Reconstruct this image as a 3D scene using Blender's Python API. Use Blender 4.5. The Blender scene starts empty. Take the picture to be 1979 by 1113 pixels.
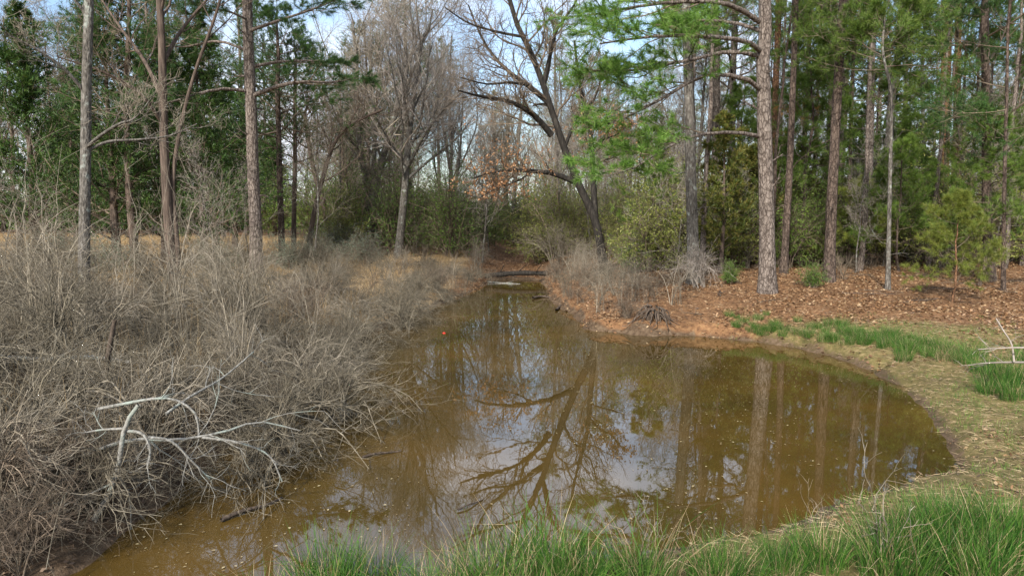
import bpy, math, numpy as np
from math import radians, sin, cos, pi
S = bpy.context.scene
COL = S.collection

# ------------------------------------------------------------------ camera, world, sun, exposure
CAM = np.array([0.0, 0.0, 3.0]); FPX = 1340.0
PITCH = math.atan((556.5 - 420.0) / FPX)
cd = bpy.data.cameras.new('camera'); cam = bpy.data.objects.new('camera', cd); COL.objects.link(cam)
cam.location = CAM; cam.rotation_euler = (pi / 2 - PITCH, 0, 0)
cd.sensor_width = 36; cd.lens = 36 * FPX / 1979; cd.clip_start = 0.1; cd.clip_end = 2000
S.camera = cam

SUN_EL, SUN_AZ = radians(35), radians(203)        # azimuth clockwise from +Y (seen from above): behind the camera, to the left
W = bpy.data.worlds.new('World'); S.world = W; W.use_nodes = True
nt = W.node_tree; nt.nodes.clear()
def wn(t, **k):
    n = nt.nodes.new(t)
    for a, b in k.items(): setattr(n, a, b)
    return n
out = wn('ShaderNodeOutputWorld'); mix = wn('ShaderNodeMixShader')
sky = wn('ShaderNodeTexSky', sky_type='NISHITA', sun_disc=False, sun_elevation=SUN_EL, sun_rotation=SUN_AZ, air_density=1.0, dust_density=0.6)
b1 = wn('ShaderNodeBackground'); b1.inputs[1].default_value = 0.13
b2 = wn('ShaderNodeBackground'); b2.inputs[0].default_value = (0.86, 0.90, 1.0, 1); b2.inputs[1].default_value = 1.0
tc = wn('ShaderNodeTexCoord'); mp = wn('ShaderNodeMapping'); mp.inputs['Scale'].default_value = (1, 1, 1.8)
nz = wn('ShaderNodeTexNoise'); nz.inputs['Scale'].default_value = 2.6; nz.inputs['Detail'].default_value = 7; nz.inputs['Roughness'].default_value = 0.55
rp = wn('ShaderNodeValToRGB'); rp.color_ramp.elements[0].position = 0.43; rp.color_ramp.elements[1].position = 0.66
nt.links.new(tc.outputs['Generated'], mp.inputs[0]); nt.links.new(mp.outputs[0], nz.inputs['Vector'])
nt.links.new(nz.outputs['Fac'], rp.inputs[0]); nt.links.new(rp.outputs[0], mix.inputs[0])
nt.links.new(sky.outputs[0], b1.inputs[0]); nt.links.new(b1.outputs[0], mix.inputs[1]); nt.links.new(b2.outputs[0], mix.inputs[2])
nt.links.new(mix.outputs[0], out.inputs[0])

sl = bpy.data.lights.new('sun', 'SUN'); so = bpy.data.objects.new('sun', sl); COL.objects.link(so)
sl.energy = 4.2; sl.angle = radians(4); sl.color = (1.0, 0.955, 0.89)
so.rotation_euler = (pi / 2 - SUN_EL, 0, pi - SUN_AZ)
S.view_settings.view_transform = 'Standard'; S.view_settings.look = 'None'
S.view_settings.exposure = 0.9; S.view_settings.gamma = 1.0
S.render.engine = 'CYCLES'
S.cycles.max_bounces = 6; S.cycles.diffuse_bounces = 3; S.cycles.glossy_bounces = 2; S.cycles.transmission_bounces = 3
S.cycles.caustics_reflective = False; S.cycles.caustics_refractive = False
S.cycles.use_denoising = True

# ------------------------------------------------------------------ helpers: numbers
rng = np.random.default_rng(11)
def nrm(a): return a / np.maximum(np.linalg.norm(a, axis=-1, keepdims=True), 1e-9)
def vnoise(x, y, seed=0):
    g = np.random.default_rng(seed).random((64, 64))
    xi = np.floor(x).astype(int); yi = np.floor(y).astype(int); fx = x - xi; fy = y - yi
    fx = fx * fx * (3 - 2 * fx); fy = fy * fy * (3 - 2 * fy)
    a = g[xi % 64, yi % 64]; b = g[(xi + 1) % 64, yi % 64]; c = g[xi % 64, (yi + 1) % 64]; d = g[(xi + 1) % 64, (yi + 1) % 64]
    return (a * (1 - fx) + b * fx) * (1 - fy) + (c * (1 - fx) + d * fx) * fy
def fbm(x, y, seed=0, octv=4):
    v = 0; a = 0.5
    for k in range(octv): v = v + a * vnoise(x * 2 ** k, y * 2 ** k, seed + k); a *= 0.5
    return v / (1 - 0.5 ** octv)
def sstep(a, b, x):
    t = np.clip((x - a) / (b - a), 0, 1); return t * t * (3 - 2 * t)
FW = np.array([0, cos(PITCH), -sin(PITCH)]); UPV = np.array([0, sin(PITCH), cos(PITCH)]); RT = np.array([1.0, 0, 0])
def ray(px, py): return FW + RT * ((px - 989.5) / FPX) + UPV * ((556.5 - py) / FPX)
def pt(px, py, Y):
    d = ray(px, py); return CAM + d * (Y / d[1])
def plane(px, py, z=0.0):
    d = ray(px, py); return CAM + d * ((z - CAM[2]) / d[2])

# ------------------------------------------------------------------ terrain
SH = [(-60, 1180), (150, 1108), (205, 1060), (300, 985), (360, 925), (440, 860), (520, 785), (590, 715), (660, 665), (740, 632), (800, 606),
      (850, 588), (905, 568), (938, 552), (948, 543), (1000, 540), (1042, 543), (1058, 556), (1062, 575), (1085, 596), (1112, 612), (1128, 634),
      (1160, 641), (1250, 648), (1330, 650), (1400, 655), (1500, 666), (1610, 690), (1700, 726), (1770, 775), (1815, 830), (1838, 875), (1845, 905),
      (1790, 925), (1700, 950), (1610, 985), (1540, 1012), (1440, 1045), (1300, 1075), (1150, 1092), (1000, 1104), (800, 1118), (600, 1150), (350, 1230), (100, 1300)]
shp = np.array([plane(a, b)[:2] for a, b in SH])
def catmull(p, n, closed=True):
    m = len(p); o = []
    for i in range(m):
        p0, p1, p2, p3 = p[(i - 1) % m], p[i], p[(i + 1) % m], p[(i + 2) % m]
        for k in range(n):
            t = k / n
            o.append(0.5 * (2 * p1 + (p2 - p0) * t + (2 * p0 - 5 * p1 + 4 * p2 - p3) * t * t + (3 * p1 - p0 - 3 * p2 + p3) * t ** 3))
    return np.array(o)
shp = catmull(shp, 4)
def sdist(x, y):                                   # > 0 on land, < 0 on the water
    x = np.atleast_1d(x).astype(float); y = np.atleast_1d(y).astype(float)
    best = np.full(x.shape, 1e9); inside = np.zeros(x.shape, bool)
    n = len(shp)
    for i in range(n):
        a = shp[i]; b = shp[(i + 1) % n]; e = b - a
        t = np.clip(((x - a[0]) * e[0] + (y - a[1]) * e[1]) / max(e @ e, 1e-9), 0, 1)
        best = np.minimum(best, (x - a[0] - t * e[0]) ** 2 + (y - a[1] - t * e[1]) ** 2)
        c = (a[1] > y) != (b[1] > y)
        inside ^= c & (x < (b[0] - a[0]) * (y - a[1]) / (b[1] - a[1] + 1e-12) + a[0])
    return np.where(inside, -1, 1) * np.sqrt(best)
def creek_x(y): return 0.35 + 0.9 * np.sin((y - 33) * 0.09) * sstep(34, 60, y)
def height(x, y, s=None):
    x = np.atleast_1d(x).astype(float); y = np.atleast_1d(y).astype(float)
    if s is None: s = sdist(x, y)
    s = s + 0.5 * (fbm(x * 1.5, y * 1.5, 5, 4) - 0.5) * sstep(-1.2, -0.2, s)
    steep = 0.10 + 0.16 * sstep(-2.0, 3.0, x) * sstep(12, 16, y) * (1 - sstep(9, 13, x))
    land = steep * sstep(0, 0.28, s) + 0.80 * (1 - np.exp(-np.maximum(s, 0) / 4.6)) + 0.012 * np.maximum(s - 12, 0)
    land = np.minimum(land, 2.6)
    land = land + (0.13 * (fbm(x * 0.35, y * 0.35, 21, 3) - 0.5) + 0.07 * (fbm(x * 1.6, y * 1.6, 31, 3) - 0.5)) * sstep(0.1, 1.5, s)
    cd_ = np.abs(x - creek_x(y)); cw = sstep(0.8, 2.9, cd_)
    ck = sstep(31, 34, y) * (1 - sstep(62, 80, y)) * (1 - cw)
    land = land * (1 - ck) + ck * (0.10 + 0.012 * (y - 32) + 0.12 * (fbm(x * 1.2, y * 1.2, 9, 3) - 0.5))
    return np.where(s > 0, land, np.maximum(-0.6, 0.35 * s))
def H(x, y): return float(height(x, y)[0])
def gpt(px, py):                                    # the ground point under a pixel of the photograph
    d = ray(px, py); ts = np.geomspace(3.0, 160, 1500)
    P = CAM + d * ts[:, None]; h = height(P[:, 0], P[:, 1]); k = np.argmax(P[:, 2] <= h)
    p = P[k] if (P[:, 2] <= h).any() else CAM + d * 80
    return np.array([p[0], p[1], H(p[0], p[1])])
def gy(px, Y):                                      # the ground at distance Y in the direction of column px
    x = (px - 989.5) / FPX * Y / cos(PITCH) * 0.995; return np.array([x, Y, H(x, Y)])

# ------------------------------------------------------------------ helpers: meshes
class MB:
    def __init__(s): s.v = []; s.f4 = []; s.f3 = []; s.m4 = []; s.m3 = []; s.r = []; s.n = 0
    def add(s, v, f, m, r):
        v = v.reshape(-1, 3); s.v.append(v); s.r.append(np.broadcast_to(r, (len(v),)) if np.ndim(r) == 0 else r.reshape(-1))
        f = f + s.n; s.n += len(v)
        (s.f4 if f.shape[1] == 4 else s.f3).append(f); (s.m4 if f.shape[1] == 4 else s.m3).append(np.full(len(f), m, np.int32))
    def tubes(s, P, R, sides=3, m=0, flat=1.0):
        P = np.asarray(P, float); R = np.asarray(R, float)
        if P.ndim == 2: P = P[None]; R = R[None]
        N, K, _ = P.shape
        if N == 0: return
        T = nrm(np.gradient(P, axis=1)); mean = nrm(P[:, -1] - P[:, 0] + 1e-6)
        ref = np.where(np.abs(mean[:, 2:3]) > 0.8, np.array([[1.0, 0.13, 0]]), np.array([[0.1, 0.05, 1.0]]))[:, None, :]
        U = nrm(np.cross(T, np.broadcast_to(ref, T.shape))); V = np.cross(T, U)
        a = np.arange(sides) * 2 * pi / sides
        v = P[:, :, None] + R[:, :, None, None] * (np.cos(a)[:, None] * U[:, :, None] + flat * np.sin(a)[:, None] * V[:, :, None])
        i = np.arange(N)[:, None, None] * K * sides; k = np.arange(K - 1)[None, :, None] * sides; j = np.arange(sides)[None, None, :]; j2 = (j + 1) % sides
        f = np.stack([i + k + j, i + k + j2, i + k + sides + j2, i + k + sides + j], -1).reshape(-1, 4)
        s.add(v, f, m, np.repeat(rng.random(N), K * sides))
    def ribbons(s, P, Wd, m=0, rnd=None):
        N, K, _ = P.shape
        T = nrm(np.gradient(P, axis=1)); side = nrm(np.cross(T, nrm(rng.normal(size=(N, 1, 3)))))
        v = np.stack([P - side * Wd[..., None] / 2, P + side * Wd[..., None] / 2], 2)
        i = np.arange(N)[:, None] * K * 2; k = np.arange(K - 1)[None] * 2
        f = np.stack([i + k, i + k + 1, i + k + 3, i + k + 2], -1).reshape(-1, 4)
        r = rng.random(N) if rnd is None else rnd
        s.add(v, f, m, np.repeat(r, K * 2))
    def needles(s, C, D, L, w, m=0, rnd=None):        # thin triangles
        N = len(C)
        side = nrm(np.cross(D, rng.normal(size=(N, 3)))) * w / 2
        L = np.broadcast_to(L, (N,))[:, None]
        v = np.stack([C - side, C + side, C + D * L], 1)
        s.add(v, np.arange(N * 3).reshape(-1, 3), m, np.repeat(rng.random(N) if rnd is None else rnd, 3))
    def leaves(s, C, D, L, w, m=0, rnd=None, Nn=None):      # pointed leaf, folded a little along its rib
        N = len(C)
        side = nrm(np.cross(D, rng.normal(size=(N, 3)) if Nn is None else Nn)); up = np.cross(side, D)
        L = np.broadcast_to(L, (N,))[:, None]; w = np.broadcast_to(w, (N,))[:, None]
        a = C; b = C + D * L * 0.45 + side * w / 2 + up * w * 0.15; c = C + D * L; d = C + D * L * 0.45 - side * w / 2 + up * w * 0.15
        v = np.stack([a, b, c, d], 1)
        s.add(v, np.arange(N * 4).reshape(-1, 4), m, np.repeat(rng.random(N) if rnd is None else rnd, 4))
    def mesh(s, name, mats, base=(0, 0, 0), smooth=True):
        me = bpy.data.meshes.new(name)
        v = np.concatenate(s.v) - np.asarray(base); r = np.concatenate(s.r)
        f4 = np.concatenate(s.f4) if s.f4 else np.zeros((0, 4), int); f3 = np.concatenate(s.f3) if s.f3 else np.zeros((0, 3), int)
        m = np.concatenate(s.m4 + s.m3)
        me.vertices.add(len(v)); me.vertices.foreach_set('co', v.astype(np.float32).ravel())
        lv = np.concatenate([f4.ravel(), f3.ravel()]).astype(np.int32)
        me.loops.add(len(lv)); me.loops.foreach_set('vertex_index', lv)
        st = np.concatenate([np.arange(len(f4)) * 4, len(f4) * 4 + np.arange(len(f3)) * 3]).astype(np.int32)
        me.polygons.add(len(st)); me.polygons.foreach_set('loop_start', st)
        for mt in mats: me.materials.append(mt)
        me.polygons.foreach_set('material_index', m.astype(np.int32))
        me.polygons.foreach_set('use_smooth', np.full(len(st), smooth))
        at = me.attributes.new('rnd', 'FLOAT', 'POINT'); at.data.foreach_set('value', r.astype(np.float32))
        me.update(calc_edges=True)
        return me
    def build(s, name, mats, parent=None, base=(0, 0, 0), smooth=True):
        o = bpy.data.objects.new(name, s.mesh(name, mats, base, smooth)); COL.objects.link(o)
        if parent is not None: o.parent = parent
        else: o.location = base
        return o
def tag(o, label=None, cat=None, group=None, kind=None):
    if label: o['label'] = label
    if cat: o['category'] = cat
    if group: o['group'] = group
    if kind: o['kind'] = kind
    return o
def thing(name, loc, label, cat, group=None):
    o = bpy.data.objects.new(name, None); COL.objects.link(o); o.location = loc; o.empty_display_size = 0.2
    return tag(o, label, cat, group)
def dup(root, loc, rz, sc, label, group=None):
    r = root.copy(); COL.objects.link(r); r.location = loc; r.rotation_euler = (0, 0, rz); r.scale = (sc, sc, sc) if np.ndim(sc) == 0 else sc
    r['label'] = label
    if group: r['group'] = group
    elif 'group' in r: del r['group']
    for ch in list(root.children):
        c = ch.copy(); COL.objects.link(c); c.parent = r
    return r
def resample(pts, K, smooth=True):
    p = np.asarray(pts, float)
    if smooth and len(p) > 2:
        q = np.vstack([2 * p[0] - p[1], p, 2 * p[-1] - p[-2]]); o = []
        for i in range(1, len(q) - 2):
            for t in np.linspace(0, 1, 8, endpoint=False):
                p0, p1, p2, p3 = q[i - 1], q[i], q[i + 1], q[i + 2]
                o.append(0.5 * (2 * p1 + (p2 - p0) * t + (2 * p0 - 5 * p1 + 4 * p2 - p3) * t * t + (3 * p1 - p0 - 3 * p2 + p3) * t ** 3))
        p = np.array(o + [p[-1]])
    d = np.r_[0, np.cumsum(np.linalg.norm(np.diff(p, axis=0), axis=1))]
    t = np.linspace(0, d[-1], K)
    return np.stack([np.interp(t, d, p[:, k]) for k in range(3)], 1)
def grow(P, R, n, t0, t1, Lr, ang, up=0.1, wan=0.12, K=5, rr=0.6, rt=0.35, prof=None, Labs=None, rmin=0.0, flat=1.0):
    N, KK, _ = P.shape
    Lt = np.linalg.norm(np.diff(P, axis=1), axis=2).sum(1)
    t = t0 + (t1 - t0) * ((np.arange(n)[None] + rng.random((N, n))) / n)
    x = t * (KK - 1); i = np.clip(np.floor(x).astype(int), 0, KK - 2); f = (x - i)[..., None]
    ar = np.arange(N)[:, None]
    p = P[ar, i] * (1 - f) + P[ar, i + 1] * f; T = nrm(P[ar, i + 1] - P[ar, i])
    r = (R[ar, i] * (1 - f[..., 0]) + R[ar, i + 1] * f[..., 0]) * rr
    U = nrm(np.cross(T, nrm(rng.normal(size=(N, 1, 3))))); V = np.cross(T, U)
    az = (np.arange(n)[None] * 2.4 + rng.random((N, 1)) * 6.28 + rng.normal(size=(N, n)) * 0.5)[..., None]
    a = (ang * (1 + 0.25 * rng.normal(size=(N, n))))[..., None]
    d = np.cos(a) * T + np.sin(a) * (np.cos(az) * U + np.sin(az) * V)
    if flat != 1: d = nrm(d * np.array([1, 1, flat]))
    L = (Lt[:, None] * Lr if Labs is None else Labs) * (0.65 + 0.7 * rng.random((N, n)))
    if prof is not None: L = L * prof(t)
    M = N * n; d = d.reshape(M, 3); L = L.reshape(M, 1); Q = np.zeros((M, K, 3)); Q[:, 0] = p.reshape(M, 3)
    for k in range(1, K):
        d = nrm(d + np.array([0, 0, up]) + wan * rng.normal(size=(M, 3))); Q[:, k] = Q[:, k - 1] + d * L / (K - 1)
    RR = np.maximum(r.reshape(M, 1), rmin) * np.linspace(1, rt, K)[None]
    return Q, RR
def pick(P, R, frac):
    m = rng.random(len(P)) < frac; return P[m], R[m]
def along(P, n, t0=0.2):                              # points and directions along polylines
    N, KK, _ = P.shape
    t = t0 + (1 - t0) * rng.random((N, n)); x = t * (KK - 1); i = np.clip(np.floor(x).astype(int), 0, KK - 2); f = (x - i)[..., None]
    ar = np.arange(N)[:, None]
    return (P[ar, i] * (1 - f) + P[ar, i + 1] * f).reshape(-1, 3), nrm(P[ar, i + 1] - P[ar, i]).reshape(-1, 3)

# ------------------------------------------------------------------ materials
def mat(name):
    m = bpy.data.materials.new(name); m.use_nodes = True; m.node_tree.nodes.clear(); return m, m.node_tree
def N_(t, typ, **k):
    n = t.nodes.new(typ)
    for a, b in k.items(): setattr(n, a, b)
    return n
def ramp(t, cols, pos=None):
    r = N_(t, 'ShaderNodeValToRGB'); e = r.color_ramp.elements
    pos = pos or [i / (len(cols) - 1) for i in range(len(cols))]
    while len(e) < len(cols): e.new(0.5)
    for k, c in enumerate(cols): e[k].position = pos[k]; e[k].color = (*c, 1)
    return r
def foliage(name, cols, trans=0.3, rough=0.5, objvar=0.15, spec=0.3):
    m, t = mat(name); o = N_(t, 'ShaderNodeOutputMaterial')
    at = N_(t, 'ShaderNodeAttribute', attribute_name='rnd'); r = ramp(t, cols); t.links.new(at.outputs['Fac'], r.inputs[0])
    oi = N_(t, 'ShaderNodeObjectInfo'); hs = N_(t, 'ShaderNodeHueSaturation')
    mr = N_(t, 'ShaderNodeMapRange'); mr.inputs['To Min'].default_value = 1 - objvar; mr.inputs['To Max'].default_value = 1 + objvar
    t.links.new(oi.outputs['Random'], mr.inputs[0]); t.links.new(mr.outputs[0], hs.inputs['Value']); t.links.new(r.outputs[0], hs.inputs['Color'])
    b = N_(t, 'ShaderNodeBsdfPrincipled'); b.inputs['Roughness'].default_value = rough; b.inputs['Specular IOR Level'].default_value = spec
    t.links.new(hs.outputs[0], b.inputs['Base Color'])
    if trans:
        tr = N_(t, 'ShaderNodeBsdfTranslucent'); t.links.new(hs.outputs[0], tr.inputs[0])
        mx = N_(t, 'ShaderNodeMixShader'); mx.inputs[0].default_value = trans
        t.links.new(b.outputs[0], mx.inputs[1]); t.links.new(tr.outputs[0], mx.inputs[2]); t.links.new(mx.outputs[0], o.inputs[0])
    else: t.links.new(b.outputs[0], o.inputs[0])
    return m
def bark(name, cols, scale=14, stretch=0.18, bump=0.6, patch=None, patch_at=0.62, twig=False, dist=0.02, plates=False):
    m, t = mat(name); o = N_(t, 'ShaderNodeOutputMaterial'); b = N_(t, 'ShaderNodeBsdfPrincipled')
    b.inputs['Roughness'].default_value = 0.85; b.inputs['Specular IOR Level'].default_value = 0.25
    tc = N_(t, 'ShaderNodeTexCoord'); mp = N_(t, 'ShaderNodeMapping'); mp.inputs['Scale'].default_value = (1, 1, stretch)
    t.links.new(tc.outputs['Object'], mp.inputs[0])
    n1 = N_(t, 'ShaderNodeTexNoise'); n1.inputs['Scale'].default_value = scale; n1.inputs['Detail'].default_value = 6; n1.inputs['Roughness'].default_value = 0.65
    t.links.new(mp.outputs[0], n1.inputs['Vector'])
    r = ramp(t, cols, [0.3, 0.5, 0.72] if len(cols) == 3 else None); t.links.new(n1.outputs['Fac'], r.inputs[0])
    c = r.outputs[0]
    if twig:
        at = N_(t, 'ShaderNodeAttribute', attribute_name='rnd'); mr = N_(t, 'ShaderNodeMapRange'); mr.inputs['To Min'].default_value = 0.45; mr.inputs['To Max'].default_value = 1.5
        t.links.new(at.outputs['Fac'], mr.inputs[0]); hs = N_(t, 'ShaderNodeHueSaturation'); t.links.new(mr.outputs[0], hs.inputs['Value']); t.links.new(c, hs.inputs['Color']); c = hs.outputs[0]
    if patch:
        n2 = N_(t, 'ShaderNodeTexNoise'); n2.inputs['Scale'].default_value = 5.0; n2.inputs['Detail'].default_value = 5; t.links.new(tc.outputs['Object'], n2.inputs['Vector'])
        r2 = ramp(t, [(0, 0, 0), (1, 1, 1)], [patch_at - 0.06, patch_at + 0.06]); t.links.new(n2.outputs['Fac'], r2.inputs[0])
        mx = N_(t, 'ShaderNodeMix', data_type='RGBA'); t.links.new(r2.outputs[0], mx.inputs['Factor']); t.links.new(c, mx.inputs['A']); mx.inputs['B'].default_value = (*patch, 1); c = mx.outputs['Result']
    if plates:
        mq = N_(t, 'ShaderNodeMapping'); mq.inputs['Scale'].default_value = (1, 1, 0.42); nq = N_(t, 'ShaderNodeTexNoise'); nq.inputs['Scale'].default_value = 7; t.links.new(tc.outputs['Object'], nq.inputs['Vector'])
        aq = N_(t, 'ShaderNodeMix', data_type='VECTOR'); aq.inputs['Factor'].default_value = 0.12; t.links.new(tc.outputs['Object'], aq.inputs['A']); t.links.new(nq.outputs['Color'], aq.inputs['B']); t.links.new(aq.outputs['Result'], mq.inputs[0])
        vq = N_(t, 'ShaderNodeTexVoronoi', feature='DISTANCE_TO_EDGE'); vq.inputs['Scale'].default_value = 13; t.links.new(mq.outputs[0], vq.inputs['Vector'])
        rq = ramp(t, [(0.35, 0.32, 0.30), (1, 1, 1)], [0.02, 0.16]); t.links.new(vq.outputs['Distance'], rq.inputs[0])
        xq = N_(t, 'ShaderNodeMix', data_type='RGBA', blend_type='MULTIPLY'); xq.inputs['Factor'].default_value = 1.0; t.links.new(c, xq.inputs['A']); t.links.new(rq.outputs[0], xq.inputs['B']); c = xq.outputs['Result']
    t.links.new(c, b.inputs['Base Color'])
    if bump:
        vo = N_(t, 'ShaderNodeTexVoronoi', feature='DISTANCE_TO_EDGE'); vo.inputs['Scale'].default_value = scale * 0.9
        t.links.new(mp.outputs[0], vo.inputs['Vector'])
        ad = N_(t, 'ShaderNodeMath', operation='ADD'); t.links.new(n1.outputs['Fac'], ad.inputs[0]); t.links.new(vo.outputs['Distance'], ad.inputs[1])
        bp = N_(t, 'ShaderNodeBump'); bp.inputs['Strength'].default_value = bump; bp.inputs['Distance'].default_value = dist
        t.links.new(ad.outputs[0], bp.inputs['Height']); t.links.new(bp.outputs[0], b.inputs['Normal'])
    t.links.new(b.outputs[0], o.inputs[0])
    return m
M = {}
M['pine_bark'] = bark('pine_bark', [(0.07, 0.054, 0.045), (0.18, 0.145, 0.12), (0.30, 0.25, 0.21)], 16, 0.22, 1.0, dist=0.05, plates=True)
M['pine_bark_dark'] = bark('pine_bark_dark', [(0.03, 0.022, 0.018), (0.10, 0.072, 0.055), (0.19, 0.14, 0.11)], 14, 0.2, 1.0, dist=0.05, plates=True)
M['pine_bark_red'] = bark('pine_bark_red', [(0.09, 0.045, 0.026), (0.22, 0.115, 0.06), (0.32, 0.18, 0.10)], 14, 0.25, 0.9, dist=0.04, plates=True)
M['grey_bark'] = bark('grey_bark', [(0.030, 0.026, 0.021), (0.105, 0.092, 0.076), (0.24, 0.22, 0.19)], 22, 0.3, 1.0, patch=(0.27, 0.285, 0.245), patch_at=0.64, dist=0.03)
M['oak_bark'] = bark('oak_bark', [(0.008, 0.007, 0.0055), (0.02, 0.0165, 0.013), (0.055, 0.047, 0.038)], 13, 0.25, 0.9)
M['cedar_bark'] = bark('cedar_bark', [(0.03, 0.022, 0.016), (0.085, 0.06, 0.045), (0.16, 0.12, 0.09)], 16, 0.12, 0.8)
M['twig_grey'] = bark('twig_grey', [(0.13, 0.108, 0.076), (0.22, 0.186, 0.136), (0.32, 0.278, 0.215)], 6, 1, 0, twig=True)
M['twig_pale'] = bark('twig_pale', [(0.18, 0.15, 0.12), (0.27, 0.23, 0.19), (0.37, 0.325, 0.28)], 6, 1, 0, twig=True)
M['twig_brown'] = bark('twig_brown', [(0.07, 0.052, 0.036), (0.14, 0.106, 0.074), (0.23, 0.18, 0.13)], 6, 1, 0, twig=True)
M['twig_brush'] = bark('twig_brush', [(0.062, 0.051, 0.034), (0.145, 0.122, 0.084), (0.27, 0.237, 0.178)], 5, 1, 0, twig=True)
M['lichen'] = bark('lichen', [(0.085, 0.078, 0.066), (0.20, 0.188, 0.162), (0.33, 0.32, 0.285)], 30, 1, 0.4, patch=(0.24, 0.27, 0.23), patch_at=0.6)
M['wet_wood'] = bark('wet_wood', [(0.03, 0.022, 0.015), (0.075, 0.055, 0.04), (0.16, 0.12, 0.09)], 18, 0.4, 0.8)
M['needle'] = foliage('needle', [(0.055, 0.105, 0.016), (0.115, 0.19, 0.028), (0.19, 0.26, 0.05)], 0.35)
M['needle_bright'] = foliage('needle_bright', [(0.06, 0.13, 0.018), (0.12, 0.245, 0.034), (0.23, 0.36, 0.075)], 0.4, objvar=0.05)
M['needle_dark'] = foliage('needle_dark', [(0.022, 0.058, 0.013), (0.046, 0.11, 0.022), (0.09, 0.165, 0.035)], 0.3)
M['needle_yellow'] = foliage('needle_yellow', [(0.10, 0.14, 0.022), (0.18, 0.22, 0.035), (0.27, 0.28, 0.06)], 0.4)
M['needle_dead'] = foliage('needle_dead', [(0.28, 0.13, 0.03), (0.42, 0.22, 0.05), (0.5, 0.3, 0.1)], 0.35)
M['cedar'] = foliage('cedar', [(0.022, 0.052, 0.011), (0.046, 0.098, 0.018), (0.092, 0.15, 0.03)], 0.25)
M['cedar_olive'] = foliage('cedar_olive', [(0.07, 0.095, 0.018), (0.13, 0.155, 0.028), (0.22, 0.185, 0.045)], 0.3)
M['leaf_green'] = foliage('leaf_green', [(0.055, 0.115, 0.018), (0.115, 0.215, 0.032), (0.21, 0.30, 0.06)], 0.35)
M['leaf_olive'] = foliage('leaf_olive', [(0.10, 0.125, 0.022), (0.20, 0.23, 0.04), (0.31, 0.32, 0.085)], 0.35)
M['leaf_lime'] = foliage('leaf_lime', [(0.10, 0.18, 0.025), (0.17, 0.28, 0.04), (0.28, 0.36, 0.07)], 0.4)
M['leaf_silver'] = foliage('leaf_silver', [(0.13, 0.17, 0.12), (0.2, 0.25, 0.17), (0.3, 0.34, 0.24)], 0.3)
M['leaf_dead'] = foliage('leaf_dead', [(0.22, 0.10, 0.04), (0.36, 0.18, 0.08), (0.5, 0.3, 0.16)], 0.35)
M['bud'] = foliage('bud', [(0.16, 0.11, 0.045), (0.24, 0.175, 0.065), (0.30, 0.23, 0.09)], 0.3)
M['rush'] = foliage('rush', [(0.014, 0.045, 0.008), (0.032, 0.10, 0.014), (0.07, 0.165, 0.024), (0.12, 0.18, 0.036)], 0.2, objvar=0.12, spec=0.15)
M['dry_blade'] = foliage('dry_blade', [(0.26, 0.18, 0.09), (0.42, 0.31, 0.17), (0.56, 0.44, 0.27)], 0.3)
M['straw_grass'] = foliage('straw_grass', [(0.30, 0.19, 0.085), (0.45, 0.31, 0.15), (0.55, 0.42, 0.23)], 0.3)
M['grass'] = foliage('grass', [(0.05, 0.10, 0.02), (0.10, 0.19, 0.03), (0.2, 0.27, 0.06)], 0.35)
M['litter'] = foliage('litter', [(0.07, 0.040, 0.022), (0.18, 0.093, 0.044), (0.28, 0.155, 0.072), (0.42, 0.30, 0.175)], 0.1)
M['brown_litter'] = foliage('brown_litter', [(0.07, 0.045, 0.03), (0.15, 0.10, 0.065), (0.24, 0.17, 0.11)], 0.1)
M['float'] = foliage('float', [(0.10, 0.065, 0.028), (0.22, 0.16, 0.075), (0.40, 0.33, 0.19)], 0.0)
M['red'] = foliage('red', [(0.45, 0.02, 0.012), (0.6, 0.04, 0.02)], 0.0)

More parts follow.
